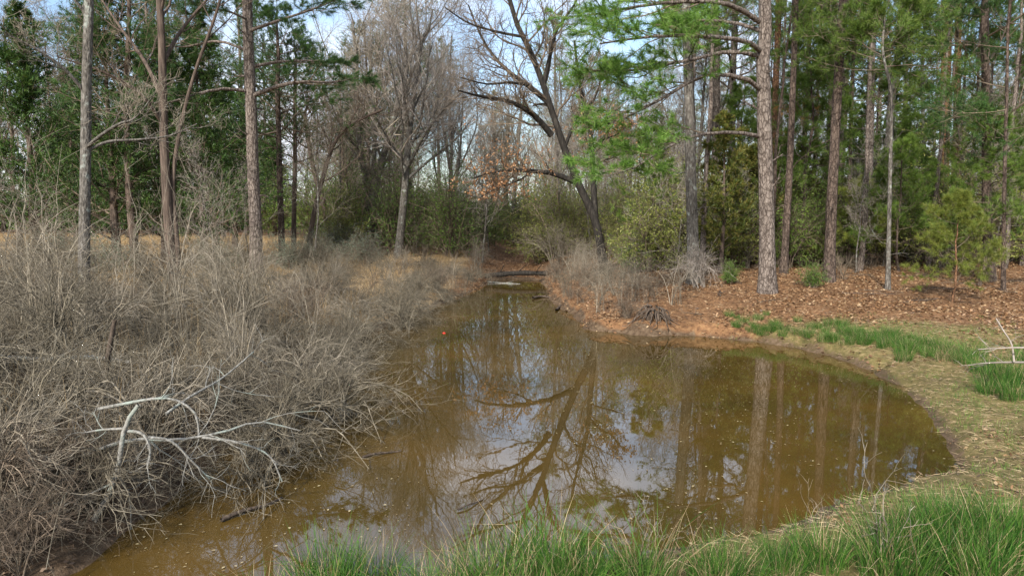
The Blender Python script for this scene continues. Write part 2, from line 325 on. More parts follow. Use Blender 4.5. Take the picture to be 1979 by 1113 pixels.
def ground_mat():
    m, t = mat('ground_soil'); o = N_(t, 'ShaderNodeOutputMaterial'); b = N_(t, 'ShaderNodeBsdfPrincipled'); b.inputs['Roughness'].default_value = 0.9; b.inputs['Specular IOR Level'].default_value = 0.2
    tc = N_(t, 'ShaderNodeTexCoord')
    def noise(sc, det=6, ro=0.6):
        n = N_(t, 'ShaderNodeTexNoise'); n.inputs['Scale'].default_value = sc; n.inputs['Detail'].default_value = det; n.inputs['Roughness'].default_value = ro
        t.links.new(tc.outputs['Object'], n.inputs['Vector']); return n
    n1 = noise(9, 8, 0.7); n2 = noise(0.9, 5); n3 = noise(40, 4, 0.7)
    zone = N_(t, 'ShaderNodeAttribute', attribute_name='zone'); sep = N_(t, 'ShaderNodeSeparateColor'); t.links.new(zone.outputs['Color'], sep.inputs[0])
    def layer(c0, c1, c2):
        r = ramp(t, [c0, c1, c2], [0.32, 0.5, 0.68]); t.links.new(n1.outputs['Fac'], r.inputs[0]); return r.outputs[0]
    meadow = layer((0.24, 0.15, 0.07), (0.40, 0.27, 0.13), (0.52, 0.38, 0.21))
    straw = layer((0.075, 0.042, 0.023), (0.185, 0.095, 0.044), (0.29, 0.17, 0.08))
    mud = layer((0.045, 0.028, 0.016), (0.10, 0.065, 0.038), (0.17, 0.12, 0.075))
    grs = layer((0.085, 0.075, 0.026), (0.16, 0.128, 0.048), (0.28, 0.205, 0.10))
    def mixc(a, bb, fac):
        # break the edge of a zone up with noise
        ad = N_(t, 'ShaderNodeMath', operation='ADD'); t.links.new(fac, ad.inputs[0])
        sb = N_(t, 'ShaderNodeMath', operation='MULTIPLY_ADD'); t.links.new(n1.outputs['Fac'], sb.inputs[0]); sb.inputs[1].default_value = 0.9; sb.inputs[2].default_value = -0.45; t.links.new(sb.outputs[0], ad.inputs[1])
        rr = ramp(t, [(0, 0, 0), (1, 1, 1)], [0.38, 0.62]); t.links.new(ad.outputs[0], rr.inputs[0])
        x = N_(t, 'ShaderNodeMix', data_type='RGBA'); t.links.new(rr.outputs[0], x.inputs['Factor']); t.links.new(a, x.inputs['A']); t.links.new(bb, x.inputs['B']); return x.outputs['Result']
    c = mixc(meadow, straw, sep.outputs[0]); c = mixc(c, grs, sep.outputs[1]); c = mixc(c, mud, sep.outputs[2])
    mr = N_(t, 'ShaderNodeMapRange'); mr.inputs['From Min'].default_value = 0.3; mr.inputs['From Max'].default_value = 0.7; mr.inputs['To Min'].default_value = 0.72; mr.inputs['To Max'].default_value = 1.25
    t.links.new(n2.outputs['Fac'], mr.inputs[0]); hs = N_(t, 'ShaderNodeHueSaturation'); t.links.new(mr.outputs[0], hs.inputs['Value']); t.links.new(c, hs.inputs['Color']); t.links.new(hs.outputs[0], b.inputs['Base Color'])
    bp = N_(t, 'ShaderNodeBump'); bp.inputs['Strength'].default_value = 0.8; bp.inputs['Distance'].default_value = 0.04
    ad = N_(t, 'ShaderNodeMath', operation='ADD'); t.links.new(n1.outputs['Fac'], ad.inputs[0]); t.links.new(n3.outputs['Fac'], ad.inputs[1]); t.links.new(ad.outputs[0], bp.inputs['Height']); t.links.new(bp.outputs[0], b.inputs['Normal'])
    t.links.new(b.outputs[0], o.inputs[0]); return m
def water_mat():
    m, t = mat('pond_water'); o = N_(t, 'ShaderNodeOutputMaterial'); b = N_(t, 'ShaderNodeBsdfPrincipled')
    b.inputs['Roughness'].default_value = 0.012; b.inputs['IOR'].default_value = 1.72
    tc = N_(t, 'ShaderNodeTexCoord')
    n = N_(t, 'ShaderNodeTexNoise'); n.inputs['Scale'].default_value = 0.45; n.inputs['Detail'].default_value = 4; t.links.new(tc.outputs['Object'], n.inputs['Vector'])
    r = ramp(t, [(0.044, 0.029, 0.0075), (0.064, 0.040, 0.0095), (0.088, 0.051, 0.012)], [0.35, 0.5, 0.68]); t.links.new(n.outputs['Fac'], r.inputs[0]); t.links.new(r.outputs[0], b.inputs['Base Color'])
    mp = N_(t, 'ShaderNodeMapping'); mp.inputs['Scale'].default_value = (1, 0.6, 1); t.links.new(tc.outputs['Object'], mp.inputs[0])
    n2 = N_(t, 'ShaderNodeTexNoise'); n2.inputs['Scale'].default_value = 2.2; n2.inputs['Detail'].default_value = 3; t.links.new(mp.outputs[0], n2.inputs['Vector'])
    bp = N_(t, 'ShaderNodeBump'); bp.inputs['Strength'].default_value = 0.05; bp.inputs['Distance'].default_value = 0.02
    t.links.new(n2.outputs['Fac'], bp.inputs['Height']); t.links.new(bp.outputs[0], b.inputs['Normal'])
    t.links.new(b.outputs[0], o.inputs[0]); return m

# ------------------------------------------------------------------ ground and water
def axis(fine0, fine1, step, lo, hi):
    a = np.arange(fine0, fine1 + 1e-6, step); l = []; x = fine0; s = step
    while x > lo: s *= 1.12; x -= s; l.append(x)
    r = []; x = fine1; s = step
    while x < hi: s *= 1.12; x += s; r.append(x)
    return np.r_[l[::-1], a, r]
gx = axis(-9, 13, 0.09, -500, 500); gyv = axis(3.0, 36, 0.11, -60, 700)
GX, GY = np.meshgrid(gx, gyv); gs = sdist(GX.ravel(), GY.ravel()); gz = height(GX.ravel(), GY.ravel(), gs)
nx, ny = len(gx), len(gyv)
X_, Y_ = GX.ravel(), GY.ravel()
def zones(x, y, s):
    xs = np.interp(y, [0, 16, 22, 30, 34, 60], [6.0, 1.0, 0.5, -1.0, -1.8, -5.0])
    straw = sstep(-0.9, 0.9, x - xs) * sstep(11, 15, y)
    bank = sstep(-3.5, -1.5, x) * sstep(20, 25, y); straw = np.maximum(straw, bank * 0.85)
    straw = np.maximum(straw, sstep(58, 75, y))
    px = x / np.maximum(y, 1) * FPX + 989.5
    grass = sstep(4.5, 6.5, x) * (1 - sstep(1.2, 3.6, s)) * (1 - sstep(15, 19, y)) + (1 - sstep(8.5, 11, y)) * sstep(-1, 2, x) + sstep(6.5, 8.5, x) * (1 - sstep(13, 17, y)) * (1 - sstep(3.0, 5.5, s))
    grass = np.clip(grass, 0, 1)
    mud = (1 - sstep(0.04, 0.30, s)) * np.where(x < 4.6, 0.95, 0.62) + (1 - sstep(-3.0, -2.0, x)) * (1 - sstep(15, 20, y)) * 0.95
    return straw, grass, np.clip(mud, 0, 1)
zs, zg, zm = zones(X_, Y_, gs)
gb = MB(); ii = (np.arange(ny - 1)[:, None] * nx + np.arange(nx - 1)[None]).ravel()
gb.add(np.stack([X_, Y_, gz], 1), np.stack([ii, ii + 1, ii + nx + 1, ii + nx], 1), 0, 0.5)
ground = gb.build('ground', [ground_mat()]); tag(ground, kind='structure')
ca = ground.data.attributes.new('zone', 'FLOAT_COLOR', 'POINT'); ca.data.foreach_set('color', np.stack([zs, zg, zm, np.ones_like(zs)], 1).astype(np.float32).ravel())

wb = MB(); lo = shp.min(0) - 1.0; hi = shp.max(0) + 1.0
wx = np.linspace(lo[0], hi[0], 40); wy = np.linspace(lo[1], hi[1], 60); A, B = np.meshgrid(wx, wy)
ii = (np.arange(59)[:, None] * 40 + np.arange(39)[None]).ravel()
wb.add(np.stack([A.ravel(), B.ravel(), 0 * A.ravel()], 1), np.stack([ii, ii + 1, ii + 41, ii + 40], 1), 0, 0.5)
water = wb.build('water', [water_mat()]); tag(water, kind='structure')

# ------------------------------------------------------------------ tree builders (each returns meshes relative to its base)
def flare(K, r0, r1, fl=0.35):
    t = np.linspace(0, 1, K); return (r0 + (r1 - r0) * t) * (1 + fl * np.exp(-t * K * 0.55))
def bare_levels(mb_t, mb_c, P, R, twmat=1, dens=1.0, limb_ang=0.75, n=(12, 8, 7, 5), up=(0.16, 0.1, 0.06, 0.04), t0=0.3, Lr=(0.42, 0.5, 0.5, 0.55), rmin=0.006, wan=0.14, prof=None):
    P = P if P.ndim == 3 else P[None]; R = R if R.ndim == 2 else R[None]
    l1 = grow(P, R, int(n[0] * dens), t0, 1.0, Lr[0], limb_ang, up[0], wan, 8, 0.42, 0.28, prof=prof or (lambda t: 1.15 - 0.6 * t))
    mb_t.tubes(*l1, 5)
    l2 = grow(*l1, int(n[1] * dens), 0.15, 1.0, Lr[1], 0.8, up[1], wan, 6, 0.6, 0.35, prof=lambda t: 1.1 - 0.5 * t)
    mb_c.tubes(*l2, 4)
    l3 = grow(*l2, int(n[2] * dens), 0.15, 1.0, Lr[2], 0.75, up[2], wan, 5, 0.65, 0.45, rmin=rmin)
    mb_c.tubes(*l3, 3)
    l4 = grow(*l3, int(n[3] * dens), 0.2, 1.0, Lr[3], 0.7, up[3], wan * 1.1, 4, 0.75, 0.6, rmin=rmin * 0.8)
    mb_c.tubes(*l4, 3)
    return l1, l2, l3, l4
def straight_trunk(h, r0, r1, lean=(0, 0), K=14, wob=0.12):
    t = np.linspace(0, 1, K); w = np.cumsum(rng.normal(size=(K, 2)), 0) * wob * 0.4; w -= w[0]
    P = np.stack([lean[0] * t + w[:, 0], lean[1] * t + w[:, 1], t * h - 0.25], 1)
    return P, flare(K, r0, r1)
def make_bare(h, r, dens=1.0, twig='twig_grey', brk='grey_bark', t0=0.3, fork=0, lean=(0, 0), leafmat=None, leaf_n=0, **kw):
    tb, cb = MB(), MB(); P, R = straight_trunk(h, r, r * 0.22, lean)
    tb.tubes(P, R, 9); Ps, Rs = P[None], R[None]
    if fork:
        q = grow(Ps, Rs, fork, 0.2, 0.45, 0.6, 0.38, 0.12, 0.08, 14, 0.75, 0.2); tb.tubes(*q, 7)
        Ps = np.concatenate([Ps, q[0]]); Rs = np.concatenate([Rs, q[1]]); kw['n'] = kw.get('n', (9, 7, 6, 5))
    l = bare_levels(tb, cb, Ps, Rs, dens=dens, t0=t0, **kw)
    mats = [M[twig]]
    if leafmat:
        C, D = along(l[3][0], leaf_n, 0.3); cb.leaves(C, nrm(D + rng.normal(size=D.shape)), 0.06, 0.035, 1); mats.append(M[leafmat])
    return tb.mesh('trunk', [M[brk]]), cb.mesh('crown', mats)
def tufts(mb, Q, per, m, L=0.2, w=0.008, count=16, spread=0.75, t0=0.3, grav=0.0):
    C, D = along(Q, per, t0); tip = Q[:, -1]; C = np.concatenate([C, tip]); D = np.concatenate([D, nrm(Q[:, -1] - Q[:, -2])])
    n = len(C); C = np.repeat(C, count, 0); D = np.repeat(D, count, 0); r = np.clip(np.repeat(rng.random(n), count) + 0.25 * rng.normal(size=n * count), 0, 1)
    d = nrm(D + spread * rng.normal(size=D.shape) + np.array([0, 0, grav]))
    mb.needles(C + D * (rng.random((len(C), 1)) - 0.5) * L * 0.5, d, L * (0.6 + 0.5 * rng.random(len(C))), w, m, r)
def pine_crown(cb, P, R, n=38, t0=0.55, Labs=2.6, ang=1.25, up=0.06, n2=9, n3=4, count=16, per=2, L=0.21, w=0.012, prof=None, needle=1, droop=0.0):
    P = P if P.ndim == 3 else P[None]; R = R if R.ndim == 2 else R[None]
    b = grow(P, R, n, t0, 0.99, 1, ang, up, 0.09, 7, 0.34, 0.25, Labs=Labs, prof=prof or (lambda t: 0.25 + 1.2 * (1 - (t - t0) / (1 - t0)) ** 0.7), rmin=0.012)
    cb.tubes(*b, 4)
    c = grow(*b, n2, 0.3, 1.0, 0.36, 0.8, 0.06, 0.12, 5, 0.6, 0.4, prof=lambda t: 1.2 - 0.6 * t, rmin=0.007); cb.tubes(*c, 3)
    d = grow(*c, n3, 0.35, 1.0, 0.45, 0.7, 0.08, 0.12, 4, 0.7, 0.5, rmin=0.005); cb.tubes(*d, 3)
    tufts(cb, np.concatenate([d[0]]), per, needle, L, w, count)
    e, _ = pick(c[0], c[1], 1.0); tufts(cb, e, 1, needle, L, w, count)
    return b
def make_pine(h, r, t0=0.55, Labs=2.6, needle='needle', brk='pine_bark', lean=(0, 0), dead=10, **kw):
    tb, cb = MB(), MB(); P, R = straight_trunk(h, r, r * 0.3, lean, 16, 0.1); tb.tubes(P, R, 10)
    if dead:
        q = grow(P[None], R[None], dead, 0.2, t0, 1, 1.35, -0.02, 0.12, 5, 0.16, 0.3, Labs=1.0, rmin=0.01); tb.tubes(*q, 4)
        q2 = grow(*q, 3, 0.3, 1, 0.5, 0.8, 0, 0.15, 4, 0.6, 0.5, rmin=0.005); tb.tubes(*q2, 3)
    pine_crown(cb, P, R, t0=t0, Labs=Labs, **kw)
    return tb.mesh('trunk', [M[brk]]), cb.mesh('crown', [M['twig_brown'], M[needle]])
def make_cedar(h, r, Labs=1.5, n=55, t0=0.12, fol='cedar', brk='cedar_bark', dens=1.0, prof=None, L=0.15, w=0.034, up=0.12, bare_trunk=True):
    tb, cb = MB(), MB(); P, R = straight_trunk(h, r, r * 0.15, (0, 0), 12, 0.06); tb.tubes(P, R, 8)
    b = grow(P[None], R[None], n, t0, 0.99, 1, 1.15, up, 0.1, 6, 0.3, 0.3, Labs=Labs, prof=prof or (lambda t: 0.15 + 1.15 * (1 - t) ** 0.75), rmin=0.008); cb.tubes(*b, 3)
    c = grow(*b, int(9 * dens), 0.15, 1, 0.34, 0.75, 0.1, 0.14, 4, 0.6, 0.5, rmin=0.005); cb.tubes(*c, 3)
    d = grow(*c, 4, 0.2, 1, 0.5, 0.6, 0.08, 0.12, 3, 0.6, 0.6, rmin=0.004)
    for q, k in ((c[0], 11), (d[0], 11)):
        C, D = along(q, k, 0.1); r_ = np.clip(np.repeat(rng.random(len(q)), k) + 0.25 * rng.normal(size=len(C)), 0, 1)
        cb.leaves(C, nrm(D + 0.55 * rng.normal(size=D.shape)), L * (0.6 + 0.8 * rng.random(len(C))), w, 1, r_)
    return tb.mesh('trunk', [M[brk]]), cb.mesh('crown', [M['twig_brown'], M[fol]])
def make_bush(h, rad, fol='leaf_green', n=20, leafL=0.105, leafw=0.045, stem='twig_brown', dens=1.0, ang=0.5, leaf_n=5, up=0.12):
    sb, cb = MB(), MB(); a = rng.random(n) * 6.28; rr = rng.random(n)
    base = np.stack([np.cos(a) * rr * 0.25 * rad, np.sin(a) * rr * 0.25 * rad, np.full(n, -0.1)], 1)
    out = np.stack([np.cos(a) * rr * rad, np.sin(a) * rr * rad, h * (0.35 + 0.75 * rng.random(n)) * (1 - 0.25 * rr ** 2)], 1)
    t = np.linspace(0, 1, 7)[None, :, None]
    P = base[:, None] * (1 - t) + (out * np.array([1, 1, 0]))[:, None] * t ** 1.5 + np.array([0, 0, 1]) * out[:, None, 2:] * t ** 0.9 + 0.10 * h * np.cumsum(rng.normal(size=(n, 7, 3)), 1) * 0.35 * t
    R = np.repeat((0.012 + 0.016 * rng.random((n, 1))) * h ** 0.5, 7, 1) * np.linspace(1, 0.3, 7)
    sb.tubes(P, R, 4)
    b = grow(P, R, int(10 * dens), 0.2, 1, 0.46, 0.85, -0.01, 0.2, 6, 0.6, 0.4, rmin=0.006); cb.tubes(*b, 3)
    c = grow(*b, int(6 * dens), 0.2, 1, 0.45, 0.8, 0.05, 0.15, 4, 0.6, 0.5, rmin=0.004); cb.tubes(*c, 3)
    for q, k in ((b[0], leaf_n), (c[0], leaf_n)):
        C, D = along(q, k, 0.2); r_ = np.clip(np.repeat(rng.random(len(q)), k) * 0.9 + 0.1 * rng.normal(size=len(C)), 0, 1)
        cb.leaves(C, nrm(D * 0.6 + rng.normal(size=D.shape)), leafL * (0.6 + 0.8 * rng.random(len(C))), leafw, 1, r_)
    return sb.mesh('stem', [M[stem]]), cb.mesh('foliage', [M[stem], M[fol]])
def make_brush(h, rad, n=55, twig='twig_brush', arch=0.8, lean=(0, 0), twigs=(7, 4), r0=0.011):
    sb, cb = MB(), MB(); a = rng.random(n) * 6.28; rr = 0.15 + 0.85 * rng.random(n)
    bs = np.stack([np.cos(a * 1.7) * 0.3, np.sin(a * 1.7) * 0.3, np.full(n, -0.15)], 1) * np.array([rad, rad, 1]) * 0.6
    hh = h * (0.55 + 0.5 * rng.random(n)); o = rad * rr
    t = np.linspace(0, 1, 9)[None, :, None]
    dirv = np.stack([np.cos(a) * o + lean[0] * rr, np.sin(a) * o + lean[1] * rr, 0 * a], 1)
    z = (1 - (1 - t) ** 1.9) * hh[:, None, None] - arch * (t ** 2.6) * (rr * hh)[:, None, None] * 0.75
    wig = np.cumsum(rng.normal(size=(n, 9, 3)), 1) * 0.022 * h * t
    P = bs[:, None] + dirv[:, None] * t ** 1.15 + np.array([0, 0, 1.0]) * z + wig
    R = np.repeat(r0 * (0.6 + 0.9 * rng.random((n, 1))), 9, 1) * np.linspace(1, 0.35, 9)
    sb.tubes(P, R, 4)
    b = grow(P, R, twigs[0], 0.25, 1, 0.36, 0.7, 0.03, 0.14, 6, 0.65, 0.4, rmin=0.0032); cb.tubes(*b, 3)
    c = grow(*b, twigs[1], 0.2, 1, 0.42, 0.65, 0.03, 0.15, 4, 0.7, 0.55, rmin=0.0026); cb.tubes(*c, 3)
    return sb.mesh('stem', [M[twig]]), cb.mesh('twigs', [M[twig]])
def put(name, meshes, loc, label, cat, group=None, rz=0.0, sc=1.0):
    o = thing(name, loc, label, cat, group); o.rotation_euler = (0, 0, rz); o.scale = (sc, sc, sc) if np.ndim(sc) == 0 else sc
    for me in meshes:
        nm = me.name.split('.')[0]; c = bpy.data.objects.new(nm, me); COL.objects.link(c); c.parent = o
    return o

# ------------------------------------------------------------------ hero trees: trunks follow real lean and height at their own distance
rng = np.random.default_rng(200)
def hero_trunk(base_px, line, w0, w1, top, d=None, K=26, depth=0.0, fl=0.45):
    b = gpt(*base_px) if d is None else gy(base_px[0], d)
    d = b[1]
    pts = [b - np.array([0, 0, 0.25])] + [pt(x, y, d + depth * k / max(len(line), 1)) for k, (x, y) in enumerate(line)]
    vis = len(pts)
    if top and top > pts[-1][2] + 0.5:
        dr = nrm(pts[-1] - pts[-2]); dr = nrm(dr + np.array([0, 0, 0.6])); L = (top - pts[-1][2]) / dr[2]
        for f in (0.33, 0.66, 1.0): pts.append(pts[-1] + dr * L / 3 + np.array([*(rng.normal(size=2) * 0.12), 0]))
    P = resample(pts, K)
    zv = pts[vis - 1][2]; z = P[:, 2]
    s = d / FPX / 2
    r0, r1 = w0 * s, w1 * s; rt = max(0.03, r1 * 0.18)
    f = np.clip((z - z[0]) / max(zv - z[0], 0.1), 0, 1); R = r0 + (r1 - r0) * f
    if top and top > zv + 0.5: R = np.where(z > zv, r1 + (rt - r1) * np.clip((z - zv) / (top - zv), 0, 1), R)
    R = R * (1 + fl * np.exp(-(z - z[0] - 0.2).clip(0) * 2.6))
    return b, P, R
def limb(pxs, d0, d1, w0, w1, K=9):
    n = len(pxs); p = [pt(x, y, d0 + (d1 - d0) * k / (n - 1)) for k, (x, y) in enumerate(pxs)]
    return resample(p, K), np.linspace(w0, w1, K) * (d0 + d1) / 2 / FPX / 2
def stack(ls): return np.stack([a for a, _ in ls]), np.stack([b for _, b in ls])
def finish(name, b, tb, cb, tm, cm, label, cat, group=None, third=None):
    o = thing(name, b, label, cat, group)
    tb.build('trunk', tm, o, b)
    if cb is not None and cb.n: cb.build('crown', cm, o, b)
    return o

# leaning dark oak on the right bank of the inlet
tb, cb = MB(), MB()
b, P, R = hero_trunk((1170, 528), [(1160, 470), (1146, 415), (1122, 365), (1092, 290), (1070, 225), (1050, 165), (1025, 100), (1000, 50), (985, 0), (965, -50)], 17.5, 7.5, 13.5)
tb.tubes(P, R, 11); d = b[1]
L1 = [limb([(1150, 420), (1146, 340), (1142, 262), (1134, 225), (1120, 160), (1110, 80)], d, d + 1.5, 13, 4),
      limb([(1110, 352), (1070, 336), (1030, 331), (990, 329), (945, 334), (915, 345)], d, d - 1.5, 12, 3),
      limb([(1066, 262), (1035, 225), (1000, 203), (965, 192), (925, 186), (885, 175)], d, d - 2, 13, 3),
      limb([(1060, 200), (1018, 165), (985, 140), (950, 105), (925, 60), (905, 10)], d, d + 1.5, 9, 3),
      limb([(1012, 72), (960, 62), (905, 45), (860, 15)], d, d - 1, 6, 2),
      limb([(1050, 165), (1062, 110), (1075, 60), (1110, 10), (1130, -40)], d, d + 1, 8, 3),
      limb([(1018, 165), (985, 160), (940, 163), (890, 150)], d - 0.5, d - 2.5, 6, 2),
      limb([(1142, 290), (1165, 270), (1190, 262), (1215, 240)], d + .7, d - 1, 6, 2),
      limb([(1090, 290), (1110, 240), (1150, 190), (1165, 130)], d, d + 2, 7, 2),
      limb([(1030, 331), (1000, 350), (960, 365), (930, 380)], d - .6, d - 1.4, 4, 1.5)]
for a, r in L1: tb.tubes(a, r, 7)
PL, RL = stack(L1); tP = resample(P[8:], 9)[None]; tR = np.interp(np.linspace(8, 25, 9), np.arange(26), R)[None]
PL = np.concatenate([PL, tP]); RL = np.concatenate([RL, tR])
l2 = grow(PL, RL, 17, 0.2, 1, 0.33, 0.8, 0.10, 0.2, 8, 0.42, 0.3, prof=lambda t: 1.2 - 0.6 * t); cb.tubes(*l2, 4)
l3 = grow(*l2, 8, 0.15, 1, 0.42, 0.8, 0.06, 0.17, 5, 0.6, 0.45, rmin=0.006); cb.tubes(*l3, 3)
l4 = grow(*l3, 5, 0.2, 1, 0.5, 0.7, 0.04, 0.17, 4, 0.7, 0.6, rmin=0.0045); cb.tubes(*l4, 3)
q, _ = pick(l4[0], l4[1], 0.5); m = (q[:, 0, 2] < 7.2) & (q[:, 0, 2] > 3.8); C, D = along(q[m], 2, 0.4)
cb.leaves(C, nrm(D + rng.normal(size=D.shape) - np.array([0, 0, .6])), 0.11, 0.06, 1)
finish('oak_tree', b, tb, cb, [M['oak_bark']], [M['twig_brown'], M['leaf_dead']], 'dark-barked oak leaning left over the inlet, a few rusty leaves left on it', 'tree')

# tall pine with pinkish bark on the left bank
def pine_hero(base, line, w0, w1, top, label, barkm='pine_bark', needle='needle', t0=0.45, limbs=(), d=None, n=34, Labs=2.6, stubs=6, tuft_L=0.2, group=None, count=14, lim_n2=10, lneedle=None, depth=0):
    tb, cb = MB(), MB(); b, P, R = hero_trunk(base, line, w0, w1, top, d, depth=depth, fl=0.42); d = b[1]; tb.tubes(P, R, 12)
    if n: pine_crown(cb, P, R, n=n, t0=t0, Labs=Labs, L=tuft_L, count=count)
    if stubs:
        q = grow(P[None], R[None], stubs, 0.1, t0, 1, 1.3, -0.01, 0.16, 5, 0.18, 0.4, Labs=0.7, rmin=0.008); tb.tubes(*q, 4)
        q = grow(*q, 3, 0.3, 1, 0.6, 0.8, 0, 0.2, 4, 0.6, 0.5, rmin=0.004); tb.tubes(*q, 3)
    if limbs:
        ls = [limb(px, d + a, d + e, wa, wb_) for (px, a, e, wa, wb_) in limbs]; Pq, Rq = stack(ls); tb.tubes(Pq, Rq, 6)
        c = grow(Pq, Rq, lim_n2, 0.36, 1, 0.30, 0.75, 0.03, 0.12, 6, 0.5, 0.4, prof=lambda t: 1.25 - 0.7 * t, rmin=0.008, flat=0.3); cb.tubes(*c, 3)
        e = grow(*c, 6, 0.3, 1, 0.42, 0.7, 0.05, 0.12, 4, 0.6, 0.5, rmin=0.005, flat=0.4); cb.tubes(*e, 3)
        tufts(cb, e[0], 3, 2, 0.22, 0.012, 20); tufts(cb, c[0], 3, 2, 0.22, 0.012, 18)
    finish('pine_tree', b, tb, cb, [M[barkm]], [M['twig_brown'], M[needle], M[lneedle or needle]], label, 'tree', group)
    return b
pine_hero((495, 538), [(494, 440), (489, 330), (485, 200), (480, 90), (478, 20), (477, -40)], 25, 18, 21, 'straight pinkish-grey pine standing by the brush at the meadow edge on the left bank', t0=0.5,
          limbs=[([(485, 178), (430, 172), (370, 185), (320, 200), (270, 195)], 0, -3, 8, 2), ([(488, 186), (540, 166), (590, 158), (640, 160), (690, 150)], 0, -2, 9, 2),
                 ([(484, 130), (540, 120), (600, 118), (660, 122)], 0, 1.5, 7, 2), ([(482, 60), (540, 40), (600, 20), (650, 0)], 0, -3, 7, 2), ([(482, 100), (420, 80), (350, 92), (300, 80)], 0, 2, 6, 2), ([(482, 40), (430, 20), (380, 30)], 0, -2.5, 5, 2)], n=34, Labs=3.4, lneedle='needle_dark', lim_n2=8)

# big pine on the right bank with bright boughs reaching out to the left
pine_hero((1484, 566), [(1482, 450), (1480, 330), (1477, 250), (1476, 170), (1474, 100), (1480, 50), (1478, 0), (1476, -50)], 31, 22, 22, 'big grey-brown pine on the right bank with low bright green boughs reaching left', t0=0.5,
          limbs=[([(1468, 264), (1415, 256), (1335, 264), (1270, 296), (1235, 320), (1195, 335)], 0, -3.5, 9, 3), ([(1472, 175), (1437, 151), (1362, 146), (1290, 185), (1225, 220), (1175, 240)], 0, -3, 10, 3),
                 ([(1472, 100), (1443, 81), (1400, 74), (1330, 70), (1250, 72), (1160, 85)], 0, -4, 11, 3), ([(1468, 43), (1426, 16), (1380, 4), (1300, 5), (1220, 15), (1140, 30)], 0, -3, 11, 3),
                 ([(1472, 110), (1410, 100), (1340, 115), (1260, 130), (1190, 140), (1140, 135)], 0, -2, 9, 3), ([(1470, 60), (1420, 45), (1350, 40), (1290, 45)], 0, 2, 8, 3)], n=36, Labs=3.6, lneedle='needle_bright', stubs=7, lim_n2=15)
# its bare limbs on the right are part of a tall dead stem behind it
# further pines of the right-hand stand: base, line, widths, top, label
RP = [((1341, 548), [(1338, 430), (1334, 300), (1331, 180), (1328, 100), (1326, 20)], 24, 15, 19, 'grey pine with pale dead twigs round its foot, leftmost of the right-hand stand', 'grey_bark', 'needle', 0.62, None),
      ((1503, 470), [(1500, 350), (1498, 200), (1503, 80), (1506, -20)], 13, 11, 21, 'orange-barked slim pine just behind the big pine', 'pine_bark_red', 'needle', 0.6, 34),
      ((1514, 530), [(1522, 400), (1528, 280), (1534, 120), (1538, 0)], 14, 10, 19, 'slim brown pine leaning right beside the big pine', 'pine_bark_dark', 'needle', 0.6, None),
      ((1545, 478), [(1550, 350), (1558, 220), (1563, 100), (1567, 0)], 10, 8, 18, 'thin dark pine with a spray of dead orange needles', 'pine_bark_dark', 'needle', 0.62, None),
      ((1602, 545), [(1606, 430), (1612, 300), (1620, 150), (1628, 20), (1632, -30)], 21, 14, 21, 'dark brown pine at the front of the stand, blackened at its foot', 'pine_bark_dark', 'needle', 0.5, None),
      ((1592, 480), [(1597, 380), (1603, 270), (1608, 150), (1612, 0)], 12, 9, 19, 'slim pine close behind the blackened pine', 'pine_bark_dark', 'needle', 0.55, None),
      ((1676, 512), [(1678, 400), (1681, 250), (1684, 120), (1688, 0)], 16, 12, 20, 'straight reddish-brown pine at the middle of the right-hand stand', 'pine_bark', 'needle', 0.55, None),
      ((1716, 560), [(1718, 450), (1720, 340), (1722, 250)], 9, 6, 9, 'very thin greenish young pine standing forward of the forked tree', 'grey_bark', 'needle', 0.85, None),
      ((1822, 480), [(1824, 350), (1826, 200), (1830, 80), (1832, -20)], 19, 16, 23, 'stout rusty-trunked pine towards the right edge of the stand', 'pine_bark_red', 'needle_dark', 0.62, 36),
      ((1846, 476), [(1848, 330), (1850, 180), (1852, 60), (1854, -20)], 14, 11, 21, 'slimmer rusty pine close beside the stout rusty-trunked pine', 'pine_bark_red', 'needle_dark', 0.6, 39),
      ((1915, 545), [(1908, 430), (1906, 300), (1905, 150), (1904, 0)], 18, 13, 18, 'dark pine hung with drooping dark green boughs by the right edge', 'pine_bark_dark', 'needle_dark', 0.22, None),
      ((1940, 562), [(1940, 450), (1942, 320), (1946, 160), (1948, 60)], 8, 5, 12, 'thin brown young pine nearest the right edge', 'pine_bark_dark', 'needle_dark', 0.4, None),
      ((1385, 490), [(1385, 380), (1384, 250), (1383, 100), (1381, -10)], 18, 15, 22, 'tall pine rising behind the olive-brown cedar', 'pine_bark', 'needle', 0.55, 36),
      ((1640, 480), [(1642, 350), (1646, 200), (1650, 60)], 8, 6, 15, 'pencil-thin pine between the blackened pine and the reddish-brown pine', 'pine_bark_dark', 'needle', 0.5, 31),
      ((1570, 472), [(1573, 350), (1578, 230), (1584, 100)], 7, 5, 15, 'pencil-thin pine behind the pine with dead orange needles', 'pine_bark_dark', 'needle', 0.5, 38),
      ((1790, 486), [(1788, 380), (1785, 260), (1782, 140)], 9, 6, 14, 'thin green-needled pine left of the stout rusty-trunked pine', 'grey_bark', 'needle', 0.3, 33)]
for bp_, ln, w0, w1, top, lab, bk, nd, t0, dd in RP:
    pine_hero(bp_, ln, w0, w1, top, lab, bk, nd, t0 - 0.06 if t0 > 0.4 else t0, d=dd, n=22, Labs=1.6 if w0 < 12 else 2.1, stubs=9, count=11)
